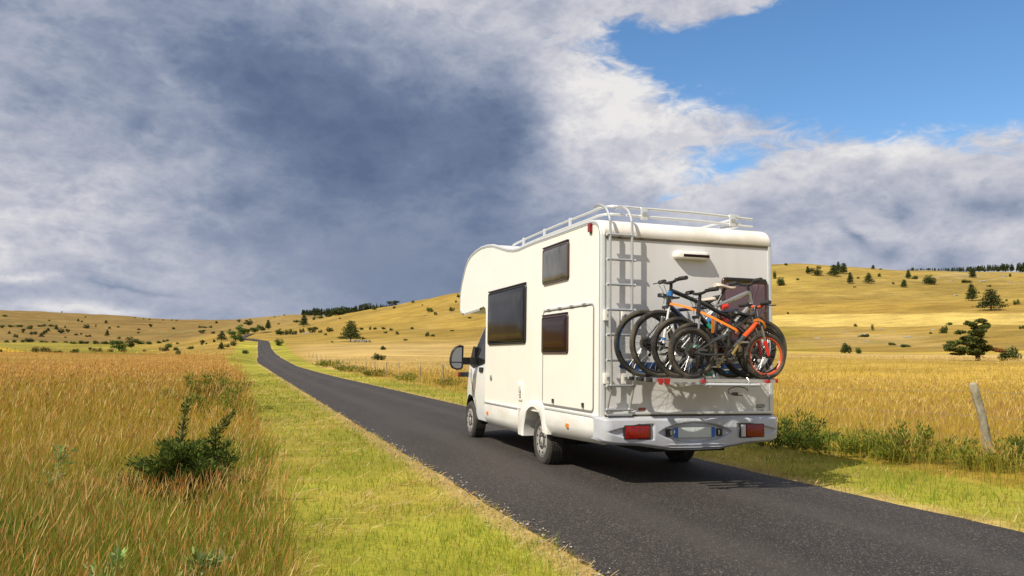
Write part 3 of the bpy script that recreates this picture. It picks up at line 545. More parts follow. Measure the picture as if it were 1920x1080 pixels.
# rear roof cap standing slightly proud of the rear wall
mb = MB(); cp = [(-.012, 2.795), (-.028, 2.83), (-.026, 2.875), (.0, 2.925), (.06, 2.972), (.15, 3.002), (.30, 3.022), (.50, 3.026), (.50, 3.01), (.02, 2.80)]
mb.prism(cp, -HW+.03, HW-.03, white_roof); mb.build('roof_cap', van, ang=60)
mb = MB(); mb.box((0, -.006, 2.788), (2*HW-.10, .016, .020), seam_m); mb.build('roof_seam', van, False)
# aluminium edge strips that follow the outline of each side
def edge(sx):
    P = [Vector((0, y, z)) for y, z in PROF]; n = len(P); c = Vector((0, 2.5, 2.0)); mb = MB()
    pts = P[0:n-4]; rs = []
    for i, p in enumerate(pts):
        a = pts[max(i-1, 0)]; b = pts[min(i+1, len(pts)-1)]; t = (b-a).normalized(); nr = Vector((0, -t.z, t.y))     # outward normal
        if nr.dot(p-c) < 0: nr = -nr
        w = .036; x0 = sx*(HW+.007); x1 = sx*(HW-.045)
        rs.append([(x0, *(p-nr*w).yz), (x0, *(p+nr*.004).yz), (sx*(HW-.004), *(p+nr*.013).yz), (x1, *(p+nr*.011).yz), (x1, *(p-nr*.002).yz)])
    mb.rings(rs, alu_white, cap=False); mb.build('edge_strip', van, ang=50)
    mb = MB(); rs = []
    for i, p in enumerate(pts):
        a = pts[max(i-1, 0)]; b = pts[min(i+1, len(pts)-1)]; t = (b-a).normalized(); nr = Vector((0, -t.z, t.y))
        if nr.dot(p-c) < 0: nr = -nr
        x0 = sx*(HW+.0095); rs.append([(x0, *(p-nr*.016).yz), (x0, *(p-nr*.024).yz)])
    mb.rings(rs, trim_grey, cap=False, close=False); mb.build('edge_insert', van, False, fix=False)
edge(-1); edge(1)
# side windows, locker, hatches -------------------------------------------------
def sidep(sx): return lambda u, v, d: (sx*(HW+.001+d), u, v)
def window(name, c, w, h, frame, pane, place, r=.05, cur=False, d0=0.):
    mb = MB(); panel(mb, place, c[0], c[1], w, h, r, [(0, d0), (.004, d0+.020), (.012, d0+.026), (.024, d0+.024), (.028, d0+.016)], frame); fr = mb.build(name, van, ang=50)
    mb = MB(); panel(mb, place, c[0], c[1], w-.052, h-.052, r*.7, [(0, d0+.012), (.006, d0+.022), (.03, d0+.030), (.07, d0+.034), (min(w, h)*.3, d0+.036)], pane); mb.build('pane', fr, ang=60)
    return fr
sl = sidep(-1)
w1 = window('window', (3.45, 2.045), 1.86, .85, black_pl, glass_dk, sl, .06)
w2 = window('window', (1.385, 2.625), .91, .49, glass_frame_br, glass_grey, sl, .05)
w3 = window('window', (1.385, 1.72), .92, .50, glass_frame_br, glass_brown, sl, .05)
for o_, l_ in ((w1, 'large dark smoked window'), (w2, 'upper window reflecting the sky'), (w3, 'lower brown tinted window')): tag(o_, l_)
# frames: a thin hinge rail above each window
for (yc, zt, w) in ((3.45, 2.482, 1.84), (1.385, 2.876, .88), (1.385, 1.976, .88)):
    mb = MB(); mb.box((-HW-.016, yc, zt), (.03, w, .018), black_pl, .004); mb.build('window_hinge', van)
# garage door
mb = MB(); oc = rrect(1.005, 1.425, 1.665, 1.245, .07)
panel(mb, sl, 1.005, 1.425, 1.665, 1.245, .07, [(0, 0), (.0, .006), (.006, .009), (.022, .009), (.026, .004)], trim_grey); gd = mb.build('garage_door', van, ang=50)
mb = MB(); panel(mb, sl, 1.005, 1.425, 1.612, 1.192, .05, [(0, .003), (.002, .0065)], white_side); mb.build('door_panel', gd)
mb = MB(); mb.box((-HW-.014, 1.005, 2.047), (.018, 1.55, .022), alu_white, .004)
for k in range(4): mb.box((-HW-.02, .42+k*.39, 2.047), (.014, .11, .026), trim_grey, .004)
mb.build('door_hinge', gd)
for y_ in (.46, 1.42):
    mb = MB(); mb.box((-HW-.018, y_, .878), (.02, .045, .055), black_pl, .008); mb.box((-HW-.028, y_, .868), (.012, .02, .022), alu, .004); mb.build('door_lock', gd)
# skirts ----------------------------------------------------------------------
def skirt(name, y0, y1, zt, zb, sx, tuck=.10, taper=0.):
    mb = MB(); rs = []
    for y, f in ((y0, 0.), (y0+.04, 1.), (y1-.04, 1.), (y1, 0.)):
        k = zb+taper*(y-y0)/(y1-y0); o = .006*f
        rs.append([(sx*(HW-.03), y, zt+.012), (sx*(HW+.012+o), y, zt), (sx*(HW+.022+o), y, zt-.05), (sx*(HW+.022+o), y, k+.16), (sx*(HW+.012+o), y, k+.115), (sx*(HW-tuck+.02), y, k+.02), (sx*(HW-tuck-.02), y, k), (sx*(HW-.25), y, k+.02), (sx*(HW-.25), y, zt)])
    mb.rings(rs, white_skirt, cap=True); mb.f.append(tuple(range(9))[::-1]); mb.m.append(0); return mb.build(name, van, ang=40)
for sx in (-1, 1):
    skirt('side_skirt', .09, 1.69, .755, .462, sx, .06, -.05); skirt('side_skirt', 2.78, 4.50, .685, .330, sx, .07)
    mb = MB(); n = 22; outer = []; inner = []     # wheel arch flare
    op = [(1.60, .44), (1.63, .56), (1.66, .68), (1.70, .77), (1.80, .820), (2.0, .838), (2.2, .832), (2.38, .81), (2.52, .77), (2.65, .71), (2.75, .62), (2.80, .48), (2.77, .345)]
    tt_ = np.linspace(0, 1, n); OP = np.array(op); s_ = np.concatenate([[0], np.cumsum(np.linalg.norm(np.diff(OP, axis=0), axis=1))]); s_ /= s_[-1]
    oy = np.interp(tt_, s_, OP[:, 0]); oz = np.interp(tt_, s_, OP[:, 1]); ang_ = np.radians(np.linspace(166, -3, n)); iy = 2.13+.40*-np.cos(ang_[::-1]); iz = .36+.40*np.sin(ang_)
    iy = 2.13+.40*np.cos(ang_); rs = []
    for i in range(n):
        m = lambda f: (oy[i]*(1-f)+iy[i]*f, oz[i]*(1-f)+iz[i]*f)
        rs.append([(sx*(HW-.05), *m(0)), (sx*(HW+.020), *m(.0)), (sx*(HW+.029), *m(.15)), (sx*(HW+.031), *m(.6)), (sx*(HW+.036), *m(.92)), (sx*(HW+.022), *m(1.)), (sx*(HW-.30), *m(1.02))])
    mb.rings(rs, white_skirt, cap=False, close=False); mb.build('wheel_arch', van, ang=50)
    mb = MB(); rs = [[(sx*(HW-.06), 2.10+.46*math.cos(a), .34+.46*math.sin(a)), (sx*(HW-.42), 2.10+.46*math.cos(a), .34+.46*math.sin(a)), (sx*(HW-.42), 2.10, .34)] for a in np.radians(np.linspace(-5, 185, 16))]
    mb.rings(rs, dark_under, cap=False, close=False); mb.build('arch_liner', van, False)
    mb = MB(); mb.box((sx*(HW+.012), .87, .772), (.03, 1.66, .026), alu_white, .006); mb.build('skirt_rail', van); mb = MB(); mb.box((sx*(HW+.012), 3.66, .705), (.03, 1.70, .022), alu_white, .006); mb.box((sx*(HW+.0285), 3.66, .690), (.003, 1.68, .006), seam_m); mb.build('skirt_rail', van)
for y_, z_ in ((.885, .612), (4.27, .54)):
    mb = MB(); mb.box((-HW-.034, y_, z_), (.022, .07, .052), amber_lens, .008); mb.build('side_marker_lamp', van)
mb = MB(); mb.box((-HW-.016, .273, 2.925), (.034, .075, .10), red_lens, .008); mb.box((-HW-.012, .255, 2.866), (.018, .03, .03), black_pl, .004); mb.build('clearance_lamp', van)
mb = MB(); mb.lathe([(0.001, .0), (.045, .0), (.045, .010), (.036, .016), (.030, .013), (.014, .013), (.012, .02), (.001, .02)], (-HW-.001, 4.195, 1.10), (-1, 0, 0), trim_grey, 24); mb.build('water_filler', van)
mb = MB(); panel(mb, sl, 2.735, .945, .17, .265, .03, [(0, 0), (.004, .016), (.012, .019), (.03, .017)], white_side)
for k in range(5): mb.box((-HW-.021, 2.70, .86+k*.024), (.006, .075, .010), seam_m)
mb.box((-HW-.022, 2.71, .985), (.014, .07, .075), alu_white, .006); mb.prism([(2.755, 1.06), (2.80, 1.075), (2.78, .93), (2.755, .90)], -HW-.034, -HW-.018, white_side); mb.build('gas_vent', van)
# cab -------------------------------------------------------------------------
def cab():
    mb = MB(); ysn = np.unique(np.round(np.concatenate([np.linspace(4.52, 6.0, 22), np.linspace(6.0, 6.66, 18), [5.125, 5.14, 5.96, 5.975]]), 4)); rs = []
    for y in ysn:
        T = np.interp(y, [4.5, 5.08, 5.2, 5.98, 6.15, 6.38, 6.54, 6.66], [2.27, 2.24, 2.17, 1.28, 1.17, 1.05, .90, .72]); wb = np.interp(y, [4.5, 5.7, 6.0, 6.25, 6.45, 6.66], [1.06, 1.055, 1.03, .95, .82, .58])
        dy = abs(y-5.70); zb = .345 if dy > .41 else .34+math.sqrt(max(.41**2-dy*dy, 0)); zb = max(zb, .345)
        zl = [zb, zb+.02, max(.55, zb+.04), max(.85, zb+.06), max(1.08, zb+.08)]; k = min(T, 1.25); zl = [min(z, T-.05) for z in zl]+[k, (k+T)/2, T-.012, T]
        def wz(z): return wb-.03*max(0, (.55-z)/.2)-(.0 if z < .95 else (z-.95)*.10)-max(0, z-1.25)*.085
        H = [(-wz(z)+(.03 if i == 0 else 0)+(.10 if i == 7 else 0)*0, y, z) for i, z in enumerate(zl[:-1])]+[(-wz(T)*.86, y, T), (-wz(T)*.45, y, T+.03), (0, y, T+.04)]
        rs.append(H+[(-a, b, c) for a, b, c in H[-2::-1]])
    mb.rings(rs, white_cab, cap=True, close=False); o = mb.build('cab', van, ang=38)
    return o
cab_o = cab()
def cabx(z): return 1.06-(.0 if z < .95 else (z-.95)*.10)-max(0, z-1.25)*.085
for sx in (-1, 1):      # cab side glass with its dark seal, leaning in with the pillar
    mb = MB()
    for poly, off, m in (([(4.60, 1.385), (5.06, 1.30), (5.60, 1.235), (5.83, 1.285), (5.86, 1.36), (5.16, 2.16), (4.60, 2.17)], .004, black_pl), ([(4.64, 1.44), (5.02, 1.37), (5.42, 1.335), (5.44, 1.42), (5.02, 2.03), (4.64, 2.06)], .008, glass_dk), ([(5.49, 1.325), (5.70, 1.30), (5.78, 1.37), (5.50, 1.66)], .008, glass_dk)):
        n = len(poly); mb.add([(sx*(cabx(z)+off), y, z) for y, z in poly]+[(sx*(cabx(z)-.02), y, z) for y, z in poly], [tuple(range(n))]+[(i, (i+1) % n, n+(i+1) % n, n+i) for i in range(n)], m)
    mb.build('cab_window', van, False)
mb = MB(); mb.add([(-.78, 5.225, 2.16), (.78, 5.225, 2.16), (.90, 5.935, 1.335), (-.90, 5.935, 1.335)], [(0, 1, 2, 3)], glass_dk); mb.build('windscreen', van, False)
for sx in (-1, 1):
    mb = MB(); mb.box((sx*(cabx(1.22)+.012), 5.06, 1.215), (.03, .20, .085), black_pl, .012); mb.build('door_handle', van)
    mb = MB(); mb.tube([(sx*(cabx(z)+.001), y, z) for y, z in ((4.585, 2.15), (4.585, 1.3), (4.585, .9), (4.585, .42), (4.62, .375), (5.22, .375), (5.27, .45), (5.31, .62), (5.40, .78), (5.53, .88), (5.66, 1.02), (5.74, 1.22))], .004, seam_m, 4)
    mb.build('door_gap', van, False)
for sx in (-1, 1): mb = MB(); mb.rings([[(sx*(x_-.06*max(0, math.cos(a))), 5.70+R__*math.cos(a), .34+R__*math.sin(a)) for x_, R__ in ((1.045, .405), (1.068, .41), (1.068, .43), (1.04, .44))] for a in np.radians(np.linspace(8, 85, 14))], black_pl, cap=False); mb.build('front_arch_trim', van)
mb = MB(); mb.rings([[(-w_, y_, z_) for z_ in (.30, .66)]+[(w_, y_, z_) for z_ in (.66, .30)] for y_, w_ in ((6.08, .985), (6.25, .93), (6.45, .80), (6.60, .60))], black_pl); mb.build('front_bumper', van)
for sx in (-1, 1): mb = MB(); mb.rings([[(sx*1.02, 5.70+.42*math.cos(a), .34+.42*math.sin(a)), (sx*.60, 5.70+.42*math.cos(a), .34+.42*math.sin(a)), (sx*.60, 5.70, .34)] for a in np.radians(np.linspace(-8, 188, 16))], dark_under, cap=False, close=False); mb.build('front_arch_liner', van, False)
# mirrors
def mirror(sx):
    mb = MB(); X = lambda x: sx*x
    mb.prism([(5.52, 1.26), (5.86, 1.30), (5.62, 1.62), (5.50, 1.60)], X(cabx(1.4)-.01), X(cabx(1.4)+.035), black_pl)
    mb.box((X(1.155), 5.36, 1.36), (.36, .13, .125), black_pl, .012); mb.box((X(1.13), 5.288, 1.36), (.13, .012, .10), rubber, .004)
    arm = mb.build('mirror_arm', van)
    mb = MB(); sh = [(1.315, 1.62), (1.32, 1.245), (1.345, 1.215), (1.42, 1.205), (1.505, 1.235), (1.545, 1.30), (1.55, 1.40), (1.52, 1.52), (1.46, 1.60), (1.38, 1.635)]
    c = (1.42, 1.41)
    ring = lambda s, y: [(X(c[0]+(a-c[0])*s), y, c[1]+(b-c[1])*s) for a, b in sh]
    mb.rings([ring(.55, 5.40), ring(.85, 5.36), ring(1, 5.28), ring(1, 5.225), ring(.93, 5.215), ring(.90, 5.235)], black_pl); hd = mb.build('mirror', van, ang=50)
    mb = MB(); g = [(1.345, 1.59), (1.347, 1.345), (1.525, 1.345), (1.524, 1.42), (1.50, 1.50), (1.445, 1.575), (1.39, 1.605)]; mb.prism([(X(a), b) for a, b in g], 5.2255, 5.230, mirror_m, 'y'); 
    g = [(1.347, 1.325), (1.349, 1.26), (1.37, 1.24), (1.43, 1.232), (1.49, 1.255), (1.523, 1.305), (1.525, 1.325)]; mb.prism([(X(a), b) for a, b in g], 5.2255, 5.230, mirror_m, 'y'); mb.build('mirror_glass', hd, False)
    mb = MB(); mb.box((X(1.075), 6.02, 1.115), (.20, .10, .085), black_pl, .01); mb.box((X(1.185), 6.02, 1.115), (.03, .09, .075), red_lens, .006); mb.build('outrigger_lamp', van)
mirror(-1); mirror(1)
# underbody and wheels
mb = MB(); mb.box((0, 2.4, .60), (1.9, 4.6, .26), dark_under); mb.box((-.45, 2.6, .43), (.09, 5., .12), dark_under); mb.box((.45, 2.6, .43), (.09, 5., .12), dark_under); mb.box((.1, .75, .44), (1.1, .9, .20), dark_under, .03)
mb.tube([(-.85, 1.97, .33), (.85, 1.97, .33)], .06, dark_under); mb.box((0, 5.5, .5), (1.1, 1.2, .4), dark_under, .05); mb.tube([(.55, 4.4, .30), (.58, 2.6, .27), (.55, 1.3, .32)], .035, dark_under)
mb.box((-.62, 4.3, .30), (.22, .30, .10), dark_under, .03); mb.build('chassis', van)
def wheel(y, sx, nm):
    R = .325; t = MB(); x0 = 1.082 if nm == 'r' else 1.05; xi = x0-.205; ax = (sx, 0, 0); O = (sx*xi, y, R)
    pr_ = [(.205, .0), (.225, -.006), (.27, -.012), (.30, -.004), (.316, .012), (.325, .03), (.326, .10), (.325, .175), (.316, .194), (.300, .208), (.265, .213), (.225, .205), (.208, .198)]
    t.lathe(pr_, O, ax, tyre_m, 48)
    for k in range(56):     # tread blocks
        a = 2*math.pi*k/56
        for j, h in enumerate((.045, .085, .125, .165)):
            aa = a+(j % 2)*.055; t.box((O[0]+sx*h, y+.3265*math.cos(aa), R+.3265*math.sin(aa)), (.03, .010, .026), tyre_m, 0, Matrix.Rotation(aa, 3, 'X'))
    w = t.build('wheel', van, ang=50); tag(w)
    h = MB(); h.lathe([(.0, .212), (.028, .212), (.035, .205), (.06, .196), (.10, .194), (.135, .204), (.160, .207), (.185, .200), (.200, .196), (.208, .200), (.208, .15), (.16, .13), (0, .13)], O, ax, hub_m, 40)
    for k in range(8):
        a = 2*math.pi*(k+.5)/8; h.lathe([(.0, .0), (.017, 0), (.019, -.004), (0, -.005)], (O[0]+sx*.2085, y+.158*math.cos(a), R+.158*math.sin(a)), ax, dark_under, 10)
    for k in range(5):
        a = 2*math.pi*k/5+.3; h.lathe([(.013, -.01), (.013, .010), (.009, .013), (0, .013)], (O[0]+sx*.197, y+.075*math.cos(a), R+.075*math.sin(a)), ax, trim_grey, 8)
    h.build('hubcap', w, ang=40); return w
for y_, n_ in ((5.705, 'f'), (1.97, 'r')):
    for sx in (-1, 1): wheel(y_, sx, n_)
# rear bumper: one displaced shell with hollows --------------------------------
def bumper():
    mb = MB(); nx, nz = 220, 44; rs = []
    def ss(v, a, b): t = min(max((v-a)/(b-a), 0), 1); return t*t*(3-2*t)
    for i in range(nx+1):
        u = i/nx*2-1; a = abs(u); x = u*1.165 if a < .97 else math.copysign(.97*1.165+(a-.97)*.4, u)
        # plan: rounded corners returning forwards along the sides
        if a < .93: px, py = u/.93*1.03, -.115-.02*(1-(a/.93)**2)
        else:
            q = (a-.93)/.07*math.pi/2*1.0; px = math.copysign(1.03+.128*math.sin(q), u); py = -.115+.18*(1-math.cos(q))+.05*ss(a, .985, 1)
        ax_ = abs(px); zb = np.interp(ax_, [0, .32, .46, .70, 1.0, 1.12, 1.16], [.405, .408, .425, .462, .475, .50, .53]); zt = .775; ring = [(px*.90, py+.16, zb+.03), (px*.97, py+.07, zb+.008)]
        for j in range(nz+1):
            v = j/nz; z = zb+(zt-zb)*v; y = py-.018*math.sin(v*math.pi)+.05*(1-ss(v, 0, .10))+.06*ss(v, .90, 1)
            zc = z-.60
            e = ((px+.01)/.47)**2; lim = .118*(1-e)**.75 if e < 1 else 0          # almond hollow round the plate
            if e < 1:
                dd = lim-abs(zc-.004); y += .055*ss(dd, 0, .016)*(.45+.55*ss(1-e, 0, .5))
            c = (ax_-.735); t_ = (ax_-.735)
            out = (ax_-.53)/(1.07-.53)
            if 0 < out < 1:                                              # teardrop round each lamp
                lim = .088*min(1, (1-out)**.62*1.25) if out > .35 else .088; dd = min(lim-abs(z-.615), (ax_-.53)); y += .026*ss(dd, 0, .010)
            if ax_ < .40 and z < .49:                                       # moulded ribs under the plate
                y += .012*math.sin((z-.41)*2*math.pi/.035)*ss(.40-ax_, 0, .12)*ss(.49-z, 0, .02)
            ring.append((px, y, z))
        ring += [(px*.985, py+.075, zt+.006), (px*.95, py+.16, zt-.004)]; rs.append(ring)
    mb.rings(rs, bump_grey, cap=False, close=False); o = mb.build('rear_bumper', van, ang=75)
    for sx in (-1, 1):
        m2 = MB(); pl = lambda u, v, d: (u, -.137-d, v); panel(m2, pl, sx*.735, .615, .325, .155, .012, [(0, -.03), (0, .0), (.005, .004)], black_pl)
        la = m2.build('tail_lamp', o); m2 = MB()
        rx = .735*sx; xo = -.04 if sx > 0 else .0; wd = .30 if sx < 0 else .24; cx_ = rx if sx < 0 else rx+.035
        panel(m2, pl, cx_, .615, wd, .138, .008, [(0, .0), (.0, .012), (.012, .017)], red_lens); m2.build('lens', la)
        if sx > 0: m2 = MB(); panel(m2, pl, rx-.122, .615, .06, .138, .006, [(0, 0), (0, .010), (.008, .014)], clear_lens); m2.build('lens', la)
    m2 = MB(); m2.box((-.01, -.118, .603), (.52, .008, .112), plate_white, .002); pp = m2.build('number_plate', o)
    for x_ in (-.246, .226): m2 = MB(); m2.box((x_, -.1235, .603), (.044, .003, .112), plate_blue); m2.build('plate_band', pp)
    for x_ in (-.335, .315): m2 = MB(); m2.box((x_, -.105, .600), (.062, .05, .085), black_pl, .014); m2.box((x_+.018 if x_ < 0 else x_-.018, -.128, .600), (.016, .01, .05), clear_lens, .003); m2.build('plate_lamp', o)
    return o
bumper()
mb = MB(); mb.box((0, -.02, .815), (2.14, .038, .030), alu_white, .006); mb.box((0, -.035, .790), (2.16, .03, .012), seam_m); mb.build('rear_rail', van)
for x_ in (.99, -1.0): mb = MB(); mb.box((x_, -.01, .845), (.05, .05, .05), alu_white, .01); mb.build('rail_end', van)
# rear wall fittings
rp = lambda u, v, d: (u, -.001-d, v)
mb = MB(); panel(mb, rp, .745, 1.96, .63, .88, .06, [(0, 0), (.004, .022), (.014, .028), (.03, .022)], glass_frame_br); mb.box((.745, -.03, 2.375), (.56, .02, .035), black_pl, .006); rw = mb.build('rear_window', van, ang=50)
mb = MB(); panel(mb, rp, .745, 1.94, .56, .80, .04, [(0, .012), (.01, .026), (.05, .032), (.15, .035)], glass_mauve); mb.build('pane', rw, ang=60)
mb = MB(); rs = []
for k, (s_, d_) in enumerate(((1, 0), (1, .03), (.97, .055), (.90, .078), (.7, .088))):
    rs.append([(.015+(x-.015)*s_, -.001-d_, 2.625+(z-2.625)*(s_ if k > 1 else 1)) for x, z in rrect(.015, 2.625, .46, .095, .042, 6)])
mb.rings(rs, white_side); sp_ = mb.build('awning_lamp', van, ang=60); mb = MB(); mb.box((.05, -.086, 2.618), (.34, .012, .034), glass_brown, .005); mb.build('lens', sp_)
mb = MB(); mb.prism(rrect(.945, .885, .115, .042, .008), -.004, -.001, badge_m, 'y'); mb.box((.945, -.0045, .885), (.095, .0015, .014), trim_grey); mb.build('maker_badge', van)
mb = MB(); mb.prism(rrect(-.61, .858, .09, .034, .006), -.003, -.001, sticker, 'y'); mb.build('sticker', van)
mb = MB(); mb.prism([(-.90, 1.335), (-.86, 1.375), (-.80, 1.385), (.70, 1.385), (.78, 1.36), (.74, 1.325), (-.80, 1.305), (-.87, 1.31)], -.004, -.001, decal_blue, 'y'); mb.build('decal', van); mb = MB(); mb.prism([(-.66, 1.245), (-.60, 1.295), (.66, 1.305), (.60, 1.245), (-.4, 1.225)], -.004, -.001, decal_green, 'y'); mb.build('decal', van)
for x_, z_ in ((-1.07, 1.90), (-.86, 1.90), (-1.07, 1.20), (-.86, 1.20)): mb = MB(); mb.box((x_, -.03, z_+.0), (.055, .06, .12), white_roof, .008); mb.box((x_+.01, -.061, z_), (.02, .006, .035), trim_grey); mb.build('ladder_mount', van)
# ladder
lad = empty('ladder', (0, 0, 0), 0, van)
def smooth(P, n=5):
    P = [Vector(p) for p in P]; out = []
    for i in range(len(P)-1):
        p0 = P[max(i-1, 0)]; p1 = P[i]; p2 = P[i+1]; p3 = P[min(i+2, len(P)-1)]
        for k in range(n): t = k/n; out.append(.5*((2*p1)+(p2-p0)*t+(2*p0-5*p1+4*p2-p3)*t*t+(3*p1-p0-3*p2+p3)*t**3))
    return out+[P[-1]]
for x_ in (-1.055, -.785):
    mb = MB(); mb.tube(smooth([(x_-.005, -.055, .80), (x_-.005, -.06, .90), (x_+.02, -.085, 1.08), (x_+.02, -.10, 1.2), (x_, -.10, 1.9), (x_, -.10, 2.85), (x_, -.09, 2.98), (x_-.01, -.02, 3.10), (x_-.03, .07, 3.155), (x_-.035, .16, 3.175), (x_-.035, .26, 3.165)]), .0165, alu, 10); mb.build('stile', lad)
for z_ in (2.80, 2.52, 2.24, 1.96, 1.68, 1.40, 1.12):
    mb = MB(); mb.tube([(-1.09, -.102, z_), (-.755, -.102, z_)], .0155, alu, 8); mb.lathe([(0, 0), (.017, 0), (.017, .012), (0, .012)], (-1.098, -.102, z_), (1, 0, 0), alu_white, 10); mb.lathe([(0, 0), (.017, 0), (.017, .012), (0, .012)], (-.757, -.102, z_), (1, 0, 0), alu_white, 10); mb.build('rung', lad)
mb = MB(); mb.tube([(-1.10, -.075, .855), (-.76, -.075, .855)], .014, alu, 8); mb.build('rung', lad); mb = MB(); mb.tube([(-1.07, -.075, .80), (-.77, -.075, .80)], .012, alu, 8); mb.build('rung', lad)
# roof rack
rk = empty('roof_rack', (0, 0, 0), 0, van)
def bar(name, P, r=.0165, par=rk): mb = MB(); mb.tube(smooth(P, 4), r, alu_white, 8); return mb.build(name, par)
for z_, yo, xo in ((3.20, 3.75, .0), (3.105, 3.35, .03)):
    for sx in (-1, 1): bar('side_rail', [(sx*(.93+xo), yo, z_-.03), (sx*(.93+xo), yo-.2, z_), (sx*(.93+xo), 2., z_+.012), (sx*(.93+xo), .70, z_), (sx*(.925+xo), .42, z_), (sx*(.86+xo), .26, z_-.005), (sx*(.70+xo), .22, z_-.01)])
    bar('rear_bar', [(-.70, .22, z_-.01), (-.3, .22, z_-.012), (.3, .22, z_-.016), (1.02, .22, z_-.04)])
for sx in (-1, 1):
    for y_ in (3.2, 2.3, 1.35): mb = MB(); mb.box((sx*.945, y_, 3.13), (.03, .05, .20), alu_white, .008); mb.build('rack_bracket', rk)
for x_ in (-.48, .72): mb = MB(); mb.box((x_, .195, 3.125), (.085, .02, .15), alu_white, .006); mb.box((x_, .182, 3.125), (.06, .015, .04), alu, .006); mb.build('rack_bracket', rk)
mb = MB(); mb.tube([(.60, .30, 3.04), (.95, .26, 3.09)], .012, alu_white, 6); mb.build('brace', rk)
# ---------------------------------------------------------------- bike rack (fixed to the rear wall) and bicycles
RZ = 1.222; BY = [-.25, -.42, -.59, -.76, -.93]
br = empty('bike_rack', (0, 0, 0), 0, van)
mb = MB()
for x_ in (-.28, .26): mb.tube([(x_, -.012, 1.42), (x_, -.05, 1.30), (x_, -.14, 1.165), (x_, -.99, 1.165)], .016, alu, 8); mb.box((x_, -.012, 1.42), (.06, .022, .10), alu, .006)
mb.tube(smooth([(-.40, -.98, 1.165), (0, -.985, 1.163), (.20, -.985, 1.163), (.26, -.97, 1.165)], 3), .017, alu_white, 8); mb.tube([(-.28, -.14, 1.165), (.26, -.14, 1.165)], .016, alu, 8)
mb.tube([(-.05, -.014, 2.0), (-.05, -.06, 1.75), (-.05, -.06, 1.3), (-.05, -.14, 1.165)], .013, alu, 8); mb.tube([(.31, -.014, 2.0), (.31, -.06, 1.75), (.31, -.06, 1.3), (.31, -.14, 1.165)], .013, alu, 8); mb.build('rack_frame', br)
for i, y_ in enumerate(BY):
    x0, x1 = ((-.86, .62), (-.86, .62), (-.92, .64), (-.92, .56), (-1.0, .47))[i]
    mb = MB(); U = [(-.032, .012), (-.032, -.022), (.032, -.022), (.032, .012), (.026, .012), (.026, -.010), (-.026, -.010), (-.026, .012)]
    mb.prism([(y_+a, RZ-.013+b) for a, b in U], x0, x1, alu, 'x'); rl = mb.build('rail', br)
    for x_ in (x0-.004, x1+.004): mb = MB(); mb.box((x_, y_, RZ-.015), (.035, .068, .040), red_pl if i == 4 and x_ > 0 else black_pl, .006); mb.build('end_cap', rl)
for x_, y_ in ((-.915, -.975), (-.84, -.975)):
    mb = MB(); mb.prism([(x_-.022, 1.225), (x_+.028, 1.225), (x_+.022, 1.185), (x_+.014, 1.160), (x_-.004, 1.163), (x_-.010, 1.185)], y_-.03, y_+.01, red_pl, 'y'); mb.build('clip', br)
for x_ in (-.42, .35): mb = MB(); mb.tube(smooth([(x_, -.97, 1.20), (x_+.01, -1.0, 1.23), (x_, -.975, 1.27), (x_, -.93, 1.275)], 3), .008, black_pl, 6); mb.box((x_, -.985, 1.20), (.04, .03, .035), red_pl, .006); mb.build('wheel_strap', br)
mb = MB(); c_ = [(-.02+.12*math.cos(a)*1.0, -.99, 1.10+.045*math.sin(a)) for a in np.linspace(0, 5.2, 14)]; mb.tube(c_, .005, black_pl, 5); mb.box((-.06, -.995, 1.075), (.07, .02, .028), black_pl, .006)
mb.tube(smooth([(.1, -.97, 1.24), (.11, -1.0, 1.20), (.10, -.99, 1.14)], 3), .005, alu_white, 5); mb.build('cable_tie', br)
white_web = mat('cable_white', (.6, .6, .6), .4)
mtyre = vary(mat('knobbly_tyre', (.028, .026, .024), .88), 5, .5, dark=(.12, .10, .07), lo=.42, hi=.62)
spoke_m = mat('spoke_steel', (.30, .30, .30), .3, metal=.9); dark_al = mat('dark_alloy', (.03, .03, .032), .35, metal=.4); chain_m = mat('oily_chain', (.055, .042, .035), .5, metal=.6)
silver_al = vary(mat('brushed_frame_alloy', (.45, .45, .44), .28, metal=.8), 20, .1)
def paint(name, c, r=.25): return mat(name, c, r, coat=.7)
P_ORG = paint('orange_paint', (.80, .085, .012)); P_RED = paint('red_paint', (.70, .022, .012)); P_BLK = paint('black_paint', (.014, .015, .017)); P_CHR = paint('charcoal_paint', (.035, .040, .043), .35); P_WHT = paint('white_paint', (.74, .75, .76)); P_BLU = paint('blue_paint', (.012, .16, .48)); P_GRN = paint('green_paint', (.01, .42, .25)); P_RIM_O = paint('orange_rim', (.62, .085, .02), .4)
P_DBL = paint('dark_blue_paint', (.012, .022, .06)); GOLD_AL = mat('gold_alloy', (.42, .30, .10), .35, metal=.8)
SAD_BEI = mat('beige_saddle', (.62, .52, .43), .5); SAD_NAVY = mat('navy_saddle', (.012, .016, .035), .42); SAD_BLK = mat('black_saddle', (.015, .015, .016), .45)
grip_m = mat('rubber_grip', (.030, .028, .027), .7)
